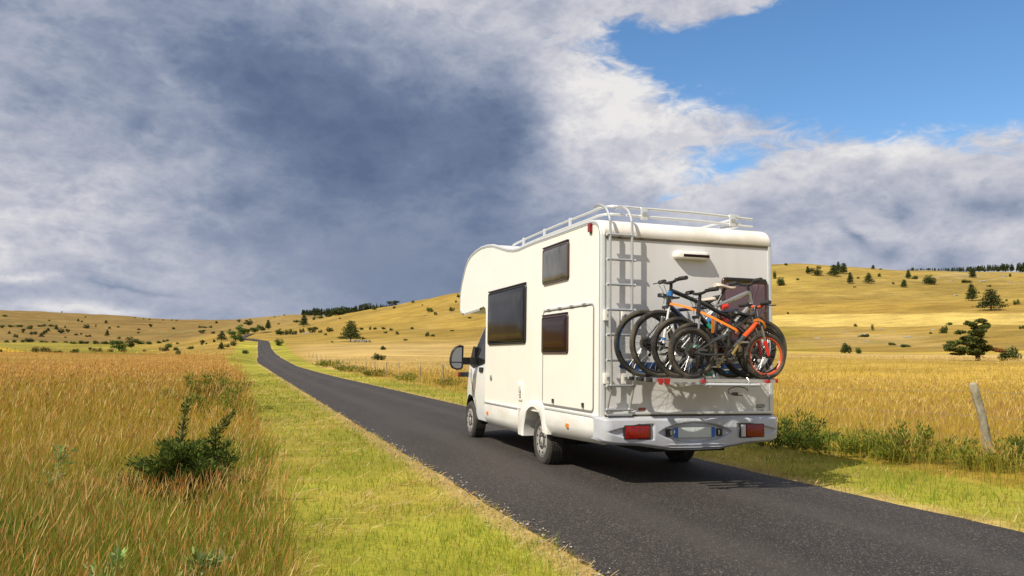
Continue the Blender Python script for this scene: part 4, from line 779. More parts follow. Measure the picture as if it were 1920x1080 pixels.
def bwheel(parent, u, R, o):
    """wheel in bike coordinates: x along, y across, z up"""
    tr = .0235 if R > .3 else .0225; rr = R-tr; C0 = (u, 0, R)
    w = empty('wheel', C0, 0, parent); mb = MB(); n = 56; prof = []
    for k in range(10): q = 2*math.pi*k/10; prof.append((rr+tr*math.cos(q), tr*math.sin(q)))
    mb.lathe(prof, (0, 0, 0), (0, 1, 0), mtyre, n, closed=True); nk = int(2*math.pi*R/.026)
    for k in range(nk):
        a = 2*math.pi*k/nk
        for side, aa in ((0, a), (1, a+math.pi/nk), (-1, a+math.pi/nk)):
            rad = R-.001 if side == 0 else R-.007; q = Matrix.Rotation(-aa, 3, 'Y'); c = q @ Vector((rad, side*.017, 0)); mb.box(c, (.009, .012, .011), mtyre, 0, q @ Matrix.Rotation(side*.7, 3, 'Z'))
    mb.build('tyre', w, ang=60)
    rim = R-2*tr-.004; mb = MB(); mb.lathe([(rim+.010, -.012), (rim+.012, .012), (rim-.006, .011), (rim-.014, 0), (rim-.006, -.011)], (0, 0, 0), (0, 1, 0), o['rim'], n, closed=True)
    if o.get('rimdecal'):
        for a0 in (2.6, 4.3):
            a0 = a0; rs = [[((rim+dr)*math.cos(a), s_*.0125, (rim+dr)*math.sin(a)) for dr in (.009, -.004)] for a in np.linspace(a0, a0+.8, 10) for s_ in (-1,)]; mb.rings(rs, o['rimdecal'], cap=False, close=False)
    mb.build('rim', w, ang=40)
    mb = MB()
    for k in range(28):
        a = 2*math.pi*k/28; b = a+(.45 if k % 4 < 2 else -.45); s_ = .022 if k % 2 else -.022
        mb.tube([(.018*math.cos(b), s_, .018*math.sin(b)), ((rim-.008)*math.cos(a), 0, (rim-.008)*math.sin(a))], .0011, spoke_m, 4, caps=False)
    mb.build('spokes', w, False); mb = MB(); mb.lathe([(0, -.05), (.010, -.05), (.010, -.035), (.024, -.03), (.024, -.024), (.014, -.02), (.014, .02), (.024, .024), (.024, .03), (.010, .035), (.010, .05), (0, .05)], (0, 0, 0), (0, 1, 0), dark_al, 16)
    if o.get('disc'): mb.lathe([(.05, -.034), (.08, -.034), (.08, -.031), (.05, -.031)], (0, 0, 0), (0, 1, 0), spoke_m, 28, closed=True)
    mb.build('hub', w, ang=40); return w
def bicycle(label, x_rear, y, face, L, R, Rf, o):
    """face +1: front wheel towards +x. joints (u, v): u from the rear hub, v above the rail"""
    root = tag(empty('bicycle', (x_rear, y, RZ), 0 if face > 0 else math.pi), label, 'bicycle', 'bicycles strapped on the rear rack')
    bb = o['bb']; ht = o['ht']; hb = o['hb']; st = o['st']; sd = o['sd']; T = lambda a, w=0: (a[0], w, a[1]); fr = o['frame']; down = o.get('down', fr); rear = o.get('rear', fr); tr = o.get('tr', .022)
    bwheel(root, 0, R, o); bwheel(root, L, Rf, dict(o, rim=o.get('frim', o['rim'])))
    mb = MB(); mb.tube([T(ht), T(hb)], .022, fr, 12); mb.tube([T(ht), T(((ht[0]+st[0])/2, (ht[1]+st[1])/2+o.get('bow', 0))), T(st)], [tr*1.05, tr, tr*.85], fr, 10)
    m_ = tuple(np.array(hb)*.5+np.array(bb)*.5); m_ = (m_[0]+.01, m_[1]+o.get('dbow', .015)); mb.tube([T(hb), T(m_)], [tr*1.15, tr*1.25], down, 10); mb.tube([T(m_), T(bb)], [tr*1.25, tr*1.2], fr if down is not fr else down, 10)
    mb.tube([T(bb), T(st)], tr*.9, fr, 10); mb.lathe([(0, -.036), (.022, -.036), (.022, .036), (0, .036)], T(bb), (0, 1, 0), fr, 14)
    for s_ in (-1, 1):
        mb.tube([T(bb, s_*.03), (.12, s_*.052, R*.5+bb[1]*.5-.01), (0, s_*.062, R)], [.012, .010, .009], rear, 8); mb.tube([T((st[0]-.01, st[1]-.02), s_*.018), (st[0]*.5, s_*.05, (R+st[1])*.5+.01), (0, s_*.062, R)], [.011, .009, .009], rear, 8)
    for a, b_, m__ in o.get('bands', ()): mb.tube([T(a), T(b_)], tr*1.34, m__, 10)
    if o.get('shock'): mb.tube([T((bb[0]+.02, bb[1]+.16)), T((bb[0]+.16, bb[1]+.26))], .02, dark_al, 10)
    mb.build('frame', root, ang=50)
    fo = o['fork']; lo = o.get('lower', fo); crown = (hb[0]+.012, hb[1]-.035); mid = (crown[0]*.45+L*.55, crown[1]*.45+Rf*.55); mb = MB(); mb.tube([T(hb), T(crown)], .016, dark_al, 8); mb.box(T(crown), (.05, .13, .035), fo, .01)
    for s_ in (-1, 1): mb.tube([T(crown, s_*.055), T(mid, s_*.058)], .013, o.get('stanch', silver_al), 8); mb.tube([T((mid[0]*.9+crown[0]*.1, mid[1]*.9+crown[1]*.1), s_*.058), T(((mid[0]+L)/2, (mid[1]+Rf)/2), s_*.06), T((L-.004, Rf+.0), s_*.062)], [.021, .018, .013], lo, 10)
    if o.get('forkband'): a = np.array(mid)*.35+np.array((L, Rf))*.65; b_ = np.array(mid)*.2+np.array((L, Rf))*.8; [mb.tube([T(a, s_*.06), T(b_, s_*.06)], .0185, o['forkband'], 8) for s_ in (-1, 1)]
    mb.build('fork', root, ang=50)
    # stem and handlebar
    hb_ = o['bar']; mb = MB(); mb.tube([T(ht), T((ht[0]*.6+hb_[0]*.4-.01, hb_[1]-.01)), T(hb_)], [.019, .018, .018], dark_al, 10); bw = o.get('bw', .29); rise = .03; bm_ = o.get('barm', dark_al)
    mb.tube(smooth([(hb_[0]-.035, -bw, hb_[1]+rise), (hb_[0]-.02, -bw*.6, hb_[1]+rise), (hb_[0], -.07, hb_[1]), (hb_[0], .07, hb_[1]), (hb_[0]-.02, bw*.6, hb_[1]+rise), (hb_[0]-.035, bw, hb_[1]+rise)], 3), .0155, bm_, 8); ho = mb.build('handlebar', root, ang=50)
    for s_ in (-1, 1):
        mb = MB(); mb.tube([(hb_[0]-.027, s_*(bw-.13), hb_[1]+rise), (hb_[0]-.037, s_*(bw+.005), hb_[1]+rise)], .0225, grip_m, 10); mb.build('grip', ho)
        mb = MB(); mb.box((hb_[0]-.012, s_*(bw-.15), hb_[1]+rise-.008), (.035, .045, .035), dark_al, .008); mb.tube(smooth([(hb_[0]+.01, s_*(bw-.15), hb_[1]+rise-.01), (hb_[0]+.045, s_*(bw-.12), hb_[1]+rise-.02), (hb_[0]+.055, s_*(bw-.02), hb_[1]+rise-.025)], 3), .006, dark_al, 6)
        mb.tube(smooth([(hb_[0]+.02, s_*(bw-.16), hb_[1]+rise-.02), (hb_[0]+.10, s_*.06, hb_[1]-.02), (ht[0]+.07, s_*.03, ht[1]-.03), (hb[0]+.03, s_*.03, hb[1])], 4), .0028, black_pl, 5); mb.build('brake_lever', ho)
    # saddle
    mb = MB(); mb.tube([T(st), T((sd[0]+.0, sd[1]-.03))], .0145, dark_al, 10); mb.build('seat_post', root)
    mb = MB(); rs = []
    for t in np.linspace(0, 1, 11):
        hwid = np.interp(t, [0, .08, .25, .5, .75, .95, 1], [.035, .062, .068, .040, .024, .018, .006]); xx = sd[0]-.13+t*.26; top = sd[1]+.015*math.cos(t*math.pi*1.2)+.004; th = np.interp(t, [0, .3, 1], [.045, .038, .022])
        rs.append([(xx, -hwid, top-th*.75), (xx, -hwid*.92, top-th*.2), (xx, -hwid*.5, top), (xx, hwid*.5, top), (xx, hwid*.92, top-th*.2), (xx, hwid, top-th*.75), (xx, hwid*.3, top-th), (xx, -hwid*.3, top-th)])
    mb.rings(rs, o['saddle']); mb.f.append(tuple(range(8))[::-1]); mb.m.append(0); mb.tube(smooth([(sd[0]-.08, .02, sd[1]-.02), (sd[0]-.02, .02, sd[1]-.045), (sd[0]+.05, .02, sd[1]-.04), (sd[0]+.09, .01, sd[1]-.012)], 3), .0045, silver_al, 6); mb.build('saddle', root, ang=60)
    # drivetrain: right-hand side is -y when facing +x
    sy = -1; mb = MB(); yb = sy*.05
    for r_ in (.085, .068): mb.lathe([(r_-.012, -.002), (r_+.002, -.002), (r_+.002, .002), (r_-.012, .002)], T(bb, yb*(1.0 if r_ > .08 else .9)), (0, 1, 0), chain_m, 32, closed=True)
    for k in range(4): a = k*math.pi/2+.4; mb.tube([T(bb, yb), (bb[0]+.08*math.cos(a), yb, bb[1]+.08*math.sin(a))], .006, dark_al, 5)
    for i, r_ in enumerate((.055, .048, .041, .034, .028)): mb.lathe([(0, 0), (r_, 0), (r_, .003), (0, .003)], (0, sy*(.028+i*.005), R), (0, 1, 0), chain_m, 24)
    mb.tube([(bb[0], yb, bb[1]+.083), (0, sy*.045, R+.05)], .004, chain_m, 5); mb.tube([(bb[0], yb, bb[1]-.083), (.03, sy*.05, R-.12)], .004, chain_m, 5)
    mb.tube([(.01, sy*.06, R-.02), (.035, sy*.07, R-.06), (.03, sy*.07, R-.12)], [.014, .016, .012], dark_al, 8)
    for zz in (-.065, -.125): mb.lathe([(0, 0), (.02, 0), (.02, .008), (0, .008)], (.03, sy*.06, R+zz), (0, 1, 0), chain_m, 12)
    mb.build('drivetrain', root, ang=40)
    ca = o.get('crank', 1.0); cl = .155; cm = o.get('crankm', dark_al)
    for s_, aa in ((sy, ca), (-sy, ca+math.pi)):
        e = (bb[0]+cl*math.cos(aa), bb[1]+cl*math.sin(aa)); mb = MB(); mb.tube([T(bb, s_*.062), T(e, s_*.078)], [.017, .013], cm, 8); c_o = mb.build('crank', root)
        mb = MB(); yy = s_*.125; mb.tube([T(e, s_*.075), T(e, s_*.165)], .006, silver_al, 6)
        for q in (-.038, .038): mb.box((e[0]+q, yy, e[1]), (.012, .085, .018), silver_al, .003)
        for q in (-.04, .04): mb.box((e[0], yy+q, e[1]), (.086, .008, .018), silver_al, .003)
        mb.build('pedal', c_o)
    return root
def Q(x, z, xr, face): return ((x-xr)*face, z-RZ)
# from the wall outwards
xr = -.705; f = 1; q = lambda x, z: Q(x, z, xr, f)
bicycle('black and blue bicycle nearest the motorhome wall with the largest leftmost wheel', xr, BY[0], 1, 1.10, .367, .367, dict(bb=q(-.27, 1.54), ht=q(.12, 2.02), hb=q(.16, 1.90), st=q(-.36, 1.96), sd=q(-.40, 2.13), bar=q(.10, 2.08), frame=P_DBL, down=P_BLU, fork=P_BLK, rim=dark_al, rimdecal=P_BLU, saddle=SAD_BLK, disc=True, crank=.4))
xr = .50; f = -1; q = lambda x, z: Q(x, z, xr, f)
bicycle('bicycle with white fork and blue collar, handlebar topmost at left', xr, BY[1], -1, 1.105, .365, .365, dict(bb=q(.07, 1.53), ht=q(-.475, 2.17), hb=q(-.515, 2.02), st=q(.10, 1.98), sd=q(-.05, 2.10), bar=q(-.49, 2.255), frame=P_BLK, down=P_DBL, rear=P_RED, fork=P_BLK, lower=P_WHT, stanch=P_WHT, forkband=P_BLU, rim=dark_al, saddle=SAD_BEI, disc=True, crank=2.2, bands=[(q(-.478, 2.155), q(-.492, 2.105), P_BLU)], tr=.024, barm=dark_al, shock=True))
xr = -.475; f = 1; q = lambda x, z: Q(x, z, xr, f)
bicycle('silver framed bicycle with beige saddle, handlebar in front of rear window', xr, BY[2], 1, 1.03, .325, .325, dict(bb=q(-.07, 1.52), ht=q(.40, 2.17), hb=q(.43, 2.04), st=q(-.02, 2.0), sd=q(.10, 2.235), bar=q(.39, 2.255), frame=silver_al, rear=P_WHT, fork=P_WHT, lower=P_WHT, rim=dark_al, saddle=SAD_BEI, disc=True, crank=-.6, tr=.025, bands=[(q(.05, 1.99), q(.12, 2.01), P_RED)], shock=True, forkband=None))
xr = .445; f = -1; q = lambda x, z: Q(x, z, xr, f)
bicycle('black bicycle with green bands, behind the small orange rimmed bicycle', xr, BY[3], -1, .85, .292, .292, dict(bb=q(.02, 1.50), ht=q(-.325, 2.03), hb=q(-.345, 1.90), st=q(.06, 1.86), sd=q(-.0, 1.955), bar=q(-.335, 2.115), frame=P_BLK, fork=P_BLK, lower=P_BLK, forkband=P_GRN, rim=dark_al, saddle=SAD_NAVY, crank=2.6, bands=[(q(-.245, 1.80), q(-.205, 1.755), P_GRN)], tr=.024, bw=.30, disc=True))
xr = -.523; f = 1; q = lambda x, z: Q(x, z, xr, f)
bicycle('small charcoal and orange bicycle with red fork and orange front rim', xr, BY[4], 1, .885, .262, .245, dict(bb=q(-.085, 1.475), ht=q(.235, 1.925), hb=q(.265, 1.815), st=q(-.10, 1.70), sd=q(.095, 1.915), bar=q(.27, 1.985), frame=P_CHR, down=P_ORG, fork=P_BLK, lower=P_RED, rim=dark_al, frim=P_RIM_O, saddle=SAD_BLK, crank=.98, crankm=GOLD_AL, barm=P_ORG, bw=.26, dbow=.02, tr=.0215))
# orange lashing strap
def strap(P, w=.026, t=.004):
    mb = MB(); P = smooth(P, 3); rs = []
    for i, p in enumerate(P):
        tg = (P[min(i+1, len(P)-1)]-P[max(i-1, 0)]).normalized(); n_ = Vector((0, 1, 0)); s_ = tg.cross(n_).normalized()*w/2; n_ = n_*t/2; rs.append([p-s_-n_, p+s_-n_, p+s_+n_, p-s_+n_])
    mb.rings(rs, orange_web); return mb
b_ = strap([(-.515, -.47, 2.02), (-.43, -.62, 1.985), (-.30, -.80, 1.905), (-.18, -.90, 1.825), (-.02, -.965, 1.735), (.005, -.955, 1.70)]); so = tag(b_.build('lashing_strap', None, ang=40), 'bright orange webbing strap slanting across the row of bicycles', 'strap')
b_ = strap([(-.235, -.86, 1.86), (-.228, -.86, 1.80), (-.225, -.85, 1.70)], .034); b_.build('strap_tail', so)
b_ = strap([(.19, -.975, 1.835), (.25, -.985, 1.845), (.31, -.985, 1.81), (.335, -.97, 1.755)], .024); tag(b_.build('lashing_strap', None, ang=40), 'short orange strap end wrapped round the head of the small bicycle', 'strap')
VEG = [
('LH mid',[('r',-304.5,1186.3,4.81,5.5),('b',-385.3,1519.3,3.52,7.05),('p',-269,1073.8,3.74,3.12),('b',-241.4,987.2,3.45,4.6),('r',-259.5,1096,6.4,4.48),('b',-278.6,1207.1,4.94,7.06),('b',-243.6,1058.2,3.41,4.33),('r',-240.5,1065.4,4.68,4.37),('p',-219.5,998.2,5.28,4.69),('p',-232.2,1069,5.03,3.77),('p',-240.2,1117.6,4.6,3.94),('p',-249.7,1174.1,4.49,5.53),('p',-247.8,1211.6,5.72,5),('r',-228.8,1143.3,6.76,7.43),('b',-248.2,1268,3,3),('b',-190,967.6,1.72,2.29),('r',-223.6,1157.1,5.48,4.11),('b',-204.4,1102.5,2.29,5.24),('b',-201.4,1117.3,2.33,2.66),('r',-223.9,1284.4,7.66,7.27),('b',-182.3,1053.8,2.52,6.29),('p',-223.2,1354.2,5.67,2.43),('p',-166.2,1079.1,8.42,5.18),('b',-199,1317.1,2.77,4.75),('b',-190.1,1340.8,2.42,4.85),('b',-138.6,972.7,2.35,3.82),('b',-145.6,1196,2.18,3.63),('b',-154.6,1278.1,2.33,5.43),('r',-145.6,1340.6,6.13,4.9),('b',-109.5,1287.9,3.16,5.54),('b',-72.9,1315.2,3.26,5.71),('r',-51.4,933.7,4.94,5.81),('b',-65,1283.2,2.39,6.38),('b',-54.5,1228.4,3.44,4.59),('b',-32.7,740.7,2.09,3.71),]),
('LH row',[('b',-309.9,1249.2,2.9,7.26),('b',-306,1267.8,2.95,10.34),('b',-287.2,1296.6,2.28,7.6),('b',-282.4,1305.5,3.07,5.37),('b',-272.5,1308.7,2.7,10.79),]),
('LH up',[('b',-309.3,1465.1,2.59,3.45),('b',-411.6,2075.2,3.06,3.67),('p',-269.1,1475.3,4.82,4.38),('b',-262.6,1467.7,2.62,3.49),('b',-279,1592.7,2.37,2.85),('p',-224.2,1451.6,5.22,6.1),('b',-216.8,1744.1,2.11,4.23),('b',-195.3,1691.9,2.06,3.08),('b',-185.5,1697.2,2.07,4.13),('b',-158.7,1675.9,2.05,3.08),('b',-144,1681.4,2.27,3.1),('b',-135.5,1683.4,2.07,4.14),('b',-56,1495.3,4.66,4.66),('r',-19.2,1470.3,5.09,5.55),('b',42.9,1552.3,1.98,2.97),('b',23.3,784.5,1.26,2.01),('b',67.7,1738,2.78,3.33),]),
('LV hedge',[('b',-179.3,701.1,1.63,3.67),('b',-174.9,702.8,2.05,3.28),('b',-169.2,704.8,2.06,3.3),('b',-164.6,712,2.72,9.62),('b',-148.4,673.8,1.19,5.57),('b',-142.7,676.8,1,5.61),('b',-134.3,677.8,1.21,3.22),('b',-120.9,631.7,1.51,4.52),('b',-117.5,633.4,2.08,4.54),('b',-114,635.1,1.71,4.56),('b',-107.6,635.6,2.29,4.58),('b',-102.7,640.2,1.93,6.95),('b',-98.2,647.5,2.54,3.52),('b',-74.7,610.5,2.24,6.71),('b',-64,565.4,1.73,4.86),('b',-65.6,631.8,1.75,3.88),('b',-68.2,701,1.72,3.02),('b',-66.6,710.7,1.53,2.63),]),
('LV edge',[('b',-38.1,124.4,0.38,0.46),('b',-34.4,125.9,0.7,1.4),('b',-33.2,128,0.67,1.75),('b',-31.2,125.6,0.31,1.41),('b',-29,125.9,0.55,1.11),('r',-73.1,411.8,2.24,2.49),('b',-68.9,402.3,1.95,3.17),('b',-64.8,406.4,1.24,2.96),('g',-62.6,418.3,5.35,6.63),('g',-54.8,375.3,2.53,2.53),('r',-71,529,6.77,6.13),]),
('SP slope',[('b',-45.9,366.2,0.9,2.26),('b',-33.5,316.6,1.78,3.16),('b',-41.9,431.1,2.14,3.48),('b',-29.1,303.5,1.14,2.28),('b',-42.9,498.3,1.24,1.55),('b',-14.6,124.6,0.73,0.89),('b',-21.4,262.9,1,1.83),('r',-22.9,368,2.78,2.09),('b',-22,382,0.72,0.96),('b',-19.5,396.9,1.38,1.25),('p',-11.4,227.8,2.05,1.9),('p',-16.2,400,4.81,4.05),('b',-10.5,258,0.99,1.49),('b',-19.8,768.7,1.94,1.94),('b',-8.9,271.1,1.57,1.91),]),
('SP bend',[('g',-9.4,351.5,4.49,5.38),('b',-6.9,336.4,2.15,1.94),('g',-6.4,475.3,6.05,7.26),('b',-5.1,188.6,0.86,1.6),('r',-3.3,1073,8.82,9.5),('g',0.3,580.9,5.93,6.67),('b',5.9,634.1,3.24,4.86),('p',10.6,646.3,7.44,5.79),]),
('MS low',[('r',5.6,275.1,2.51,2.51),('g',11.2,412.1,3.47,4.53),('b',14.6,404.1,2.62,3.67),('b',17.3,402.2,1.83,2.36),('b',38.3,763.2,1.97,5.92),('b',22.5,428.2,2.23,2.51),('p',34.8,606.5,8.66,7.48),('r',26.3,407.5,3.74,4.27),('b',51.6,736,2.87,2.87),('b',56.3,726.4,2.37,4.74),('b',29.8,403.1,1.32,1.85),('b',30.1,376.3,0.99,1.74),('b',63.1,724.6,2.37,5.69),('r',34.8,408.5,2.69,3.23),('b',25.5,298.9,0.6,0.79),('r',72.3,724.3,9.04,11.9),('b',65.4,649.8,1.07,1.71),('P',33,306.1,7.98,6.96),]),
('MS up',[('r',93.8,710.1,6.61,8.02),('b',97.3,680.7,2.72,4.09),('r',117.9,710.1,5.72,8.58),('b',104.5,624.3,1.68,2.52),('b',121.3,633.1,1.93,2.58),('b',115.9,571.4,0.97,1.17),('b',104.8,493,2.7,4.05),('b',102.1,465.3,1.92,1.92),('b',114.6,476.5,2.47,3.29),('b',132.2,536,1.67,1.48),('b',141.4,564.5,2.34,2.73),('b',109.1,412.8,0.86,2.3),]),
('MS mid',[('b',50.8,404.6,1.08,2.7),('b',37.1,297.8,0.8,1.8),('b',53.9,398.3,1.6,1.34),('b',56,398,1.07,2.14),('b',15.5,123.2,0.95,2.07),('b',27.8,196.3,0.94,1.75),('b',59.6,392,1.06,2.38),('b',54.2,353.6,0.96,1.43),('b',59.6,371.5,1.26,1.51),('b',57.4,341.9,1.39,1.39),('b',52.1,294.6,0.6,1.81),('b',69.9,372.9,1.02,1.53),('b',65,315.9,1.74,1.74),('b',66.8,313,0.86,1.94),('b',81.5,341,0.59,1.89),]),
('RH top',[('b',278.1,377.5,3.92,2.41),('b',330.6,437.7,1.4,2.46),('b',281.8,363,1.17,1.47),('p',306.6,385.7,4.38,3.44),('r',304.9,376.5,5.52,5.83),('p',315.5,374.2,6.46,7.07),('p',335.6,394.3,6.17,3.89),('p',332.2,385.9,6.37,5.73),('b',321.2,361.2,1.2,1.5),('p',372.4,406,2.72,2.72),('b',341.8,367.6,2.16,1.85),('b',377.1,404.8,0.68,1.7),('p',352.7,357.3,4.87,3.96),('b',459.7,461.5,2.36,2.75),('b',354.6,354.3,1.82,3.33),('p',384.3,342.9,5.13,4.53),('b',408.1,338.9,1.83,1.52),]),
('RH mid',[('b',263.5,354.9,3.7,5.4),('b',193.6,255,0.83,0.83),('p',299.9,343.1,5.97,3.98),('b',291.7,330.8,0.55,1.37),('p',308.7,339.5,5.68,4.26),('b',317.6,331.7,1.12,1.4),('p',311.7,318.4,4.07,3.8),('b',336.4,328.1,3.96,7.35),('b',358,323.9,1.42,5.12),('p',290.3,258.8,7.1,5.5),('b',319.1,281.1,0.75,1),('b',346.1,298.8,0.93,1.86),('P',249.8,214.2,7.69,7.31),('b',294.4,245.8,0.89,0.89),('b',277,226.7,1.85,2.06),]),
('RV rock',[('b',98.4,112.4,1.64,2.03),('b',186,209.9,0.88,1.23),('b',97.7,108,0.94,1.31),('b',155.3,171.7,0.73,2.77),('d',176.7,192,2.12,0.81),('b',139.5,144.8,0.63,1.51),('b',136.1,137.5,0.6,2.28),('b',172.8,166.1,0.44,0.88),('b',174.4,163.2,1.88,2.02),('b',204.8,190.2,0.84,1.68),('b',87.9,70.5,1.57,2.46),('b',197.7,159.3,0.88,1.32),])]
ROCKS = [(143.6, 175.9, 2.04), (161.2, 178.3, 3.02), (145.4, 159.6, 1.63), (181.7, 194.1, 1.98), (175.3, 182.6, 1.88), (165.7, 190.8, 1.6), (140.6, 143.3, 1.75), (161.8, 162.9, 2.55), (185.7, 177.8, 2.18), (370.8, 325.0, 4.61), (362.3, 336.8, 2.94), (412.7, 355.7, 3.16), (379.1, 315.4, 3.4), (404.9, 340.6, 4.27), (306.4, 282.4, 3.46), (298.6, 293.6, 1.77), (-32.8, 387.5, 1.94), (-27.5, 328.6, 1.24), (19.5, 414.5, 3.78), (23.4, 405.6, 4.77), (98.3, 473.2, 3.88), (68.2, 331.8, 1.37), (299.3, 360.4, 2.36), (268.1, 343.5, 1.95)]
# ---------------------------------------------------------------- trees, bushes, rocks, fence
leaf_m = vcmat('foliage', .8, .25, .25, hue=.012)
NEEDLE = [(.034, .052, .012), (.052, .074, .016), (.075, .095, .020), (.024, .038, .010)]; DECID = [(.050, .10, .016), (.07, .13, .02), (.035, .075, .014), (.095, .15, .025)]; SHRUB = [(.050, .080, .018), (.07, .10, .022), (.10, .12, .03), (.035, .060, .015)]; BRIGHT_G = [(.07, .16, .015), (.10, .20, .02), (.05, .12, .014), (.13, .23, .03)]
def leaves(blobs, n, size, cols, flat=.0, asp=2.2, seed=1, shell=.45):
    """leaf-sized quads through a set of ellipsoids (x, y, z, rx, ry, rz[, colours]); returns V, F, C"""
    g = np.random.default_rng(seed); B = [b[:6] for b in blobs]; w = np.array([b[3]*b[4]+b[3]*b[5]+b[4]*b[5] for b in B]); k = g.choice(len(B), n, p=w/w.sum()); B = np.array(B, float)[k]
    d = g.normal(size=(n, 3)); d /= np.linalg.norm(d, axis=1)[:, None]; rad = g.uniform(shell, 1.03, n)**.6; p = B[:, :3]+d*B[:, 3:6]*rad[:, None]
    nr = d+g.normal(size=(n, 3))*.75; nr[:, 2] += flat; nr /= np.linalg.norm(nr, axis=1)[:, None]; a = np.cross(nr, g.normal(size=(n, 3))); a /= np.linalg.norm(a, axis=1)[:, None]; b = np.cross(nr, a)
    s = size*g.uniform(.6, 1.4, n)[:, None]; V = np.stack([p-a*s*asp*.5, p-b*s*.5, p+a*s*asp*.5, p+b*s*.5], 1)
    palette = [np.array(b[6] if len(b) > 6 else cols) for b in blobs]; C_ = np.array([palette[i][g.integers(len(palette[i]))] for i in k])*g.uniform(.75, 1.3, (n, 1)); C_ *= (1+.25*np.sin(k*2.4))[:, None]
    return V.reshape(-1, 3), np.arange(n*4).reshape(-1, 4), np.repeat(C_[:, None], 4, 1).reshape(-1, 3)
def leafmesh(name, *a, **k): V, Fq, c = leaves(*a, **k); me = npmesh(name, V, Fq, c); me.materials.append(leaf_m); return me
def trunkmesh(name, segs):
    mb = MB()
    for P, r in segs: mb.tube(P, r, bark, 7)
    o = mb.build(name); me = o.data; bpy.data.objects.remove(o); return me
def pine_proto(seed, broad=1., n=2300):
    """unit height pine: layered flat boughs, uneven outline"""
    g = np.random.default_rng(seed); bl = []; segs = [([(0, 0, -.03), (.01, 0, .3), (-.01, .01, .65), (0, 0, .93)], [.030, .024, .014, .005])]
    for z in np.linspace(.17, .92, 13):
        R = (.05+.36*(1-(z-.12)/.88)**.8)*broad*g.uniform(.7, 1.15); m = 5 if z < .7 else 3
        for j in range(m):
            a = 2*math.pi*(j+g.uniform(0, .9))/m; q = R*g.uniform(.5, 1); x, y = math.cos(a)*q*.8, math.sin(a)*q*.8; zz = z+g.uniform(-.02, .03)
            bl.append((x, y, zz, .085+R*.30, .085+R*.30, .045+.025*g.random())); 
            if z < .75: segs.append(([(0, 0, z-.03), (x*.9, y*.9, zz)], [.010, .003]))
    bl.append((0, 0, .95, .04, .04, .05)); return leafmesh('pine_crown', bl, n, .030, NEEDLE, .5, 2.2, seed, .2), trunkmesh('pine_trunk', segs)
def round_proto(seed, cols, n=2300, tr=True):
    g = np.random.default_rng(seed); bl = []; segs = [([(0, 0, -.03), (.01, .01, .25), (0, 0, .45)], [.035, .026, .016])]
    for j in range(15):
        a = g.uniform(0, 6.28); z = g.uniform(.16, .80); R = .40*math.sin(min(max((z-.05)/.95, .12), 1)*math.pi*.93)**.6*g.uniform(.4, 1); x, y = math.cos(a)*R, math.sin(a)*R
        s = g.uniform(.14, .24); bl.append((x, y, z, s, s, s*.8)); segs.append(([(0, 0, .25), (x*.5, y*.5, z*.6+.1), (x*.9, y*.9, z)], [.014, .009, .003]))
    return leafmesh('crown', bl, n, .036, cols, .3, 1.6, seed, .25), trunkmesh('trunk', segs)
def bush_proto(seed, cols, n=1000):
    g = np.random.default_rng(seed); bl = []
    for j in range(9): a = g.uniform(0, 6.28); R = g.uniform(.1, .42); h = g.uniform(.4, .95); bl.append((math.cos(a)*R, math.sin(a)*R, h*.55, g.uniform(.15, .24), g.uniform(.15, .24), h*.50))
    return leafmesh('bush', bl, n, .06, cols, .3, 1.6, seed, .3)
PINES = [pine_proto(11), pine_proto(12, 1.15), pine_proto(13, .85), pine_proto(14, 1.25)]; ROUNDS = [round_proto(s_, SHRUB+NEEDLE) for s_ in (21, 22, 23)]; GREENS = [round_proto(s_, DECID) for s_ in (31, 32)]
BUSHES = [bush_proto(s_, SHRUB) for s_ in (41, 42, 43, 44)]+[bush_proto(45, DECID), bush_proto(46, [(.14, .13, .04), (.09, .09, .025), (.17, .15, .06)])]
ORD = ['first', 'second', 'third', 'fourth', 'fifth', 'sixth', 'seventh', 'eighth', 'ninth', 'tenth', 'eleventh', 'twelfth', 'thirteenth', 'fourteenth', 'fifteenth', 'sixteenth', 'seventeenth', 'eighteenth', 'nineteenth', 'twentieth', 'twenty-first', 'twenty-second', 'twenty-third', 'twenty-fourth', 'twenty-fifth']
PLACE = {'LH mid': 'on the middle slope of the far left hill', 'LH row': 'in the thin hedge row on the left hill', 'LH up': 'near the skyline of the far left hill', 'LV hedge': 'in the hedge above the green meadow', 'LV edge': 'along the far edge of the left reddish field',
         'SP slope': 'on the low slope left of the road bend', 'SP bend': 'in the clump beside the road bend', 'MS low': 'low on the slope right of the bend', 'MS up': 'high on the slope left of the motorhome', 'MS mid': 'on the middle slope left of the motorhome',
         'RH top': 'near the skyline of the right hill', 'RH mid': 'halfway up the hill above the yellow strip', 'RV rock': 'in the pasture below the yellow strip'}
KIND = {'p': ('pine_tree', 'pine tree', 'dark conical pine', 'scattered hillside pines'), 'P': ('pine_tree', 'pine tree', 'large broad pine', 'scattered hillside pines'), 'r': ('round_tree', 'tree', 'dark round-crowned tree', 'round trees on the slopes'), 'g': ('leafy_tree', 'tree', 'bright green leafy tree', 'leafy trees by the valley and bend'), 'b': ('bush', 'bush', 'low bush', 'bushes dotted on the grassland'), 'd': ('dead_shrub', 'shrub', 'brown withered shrub', 'bushes dotted on the grassland')}
prng = random.Random(5)
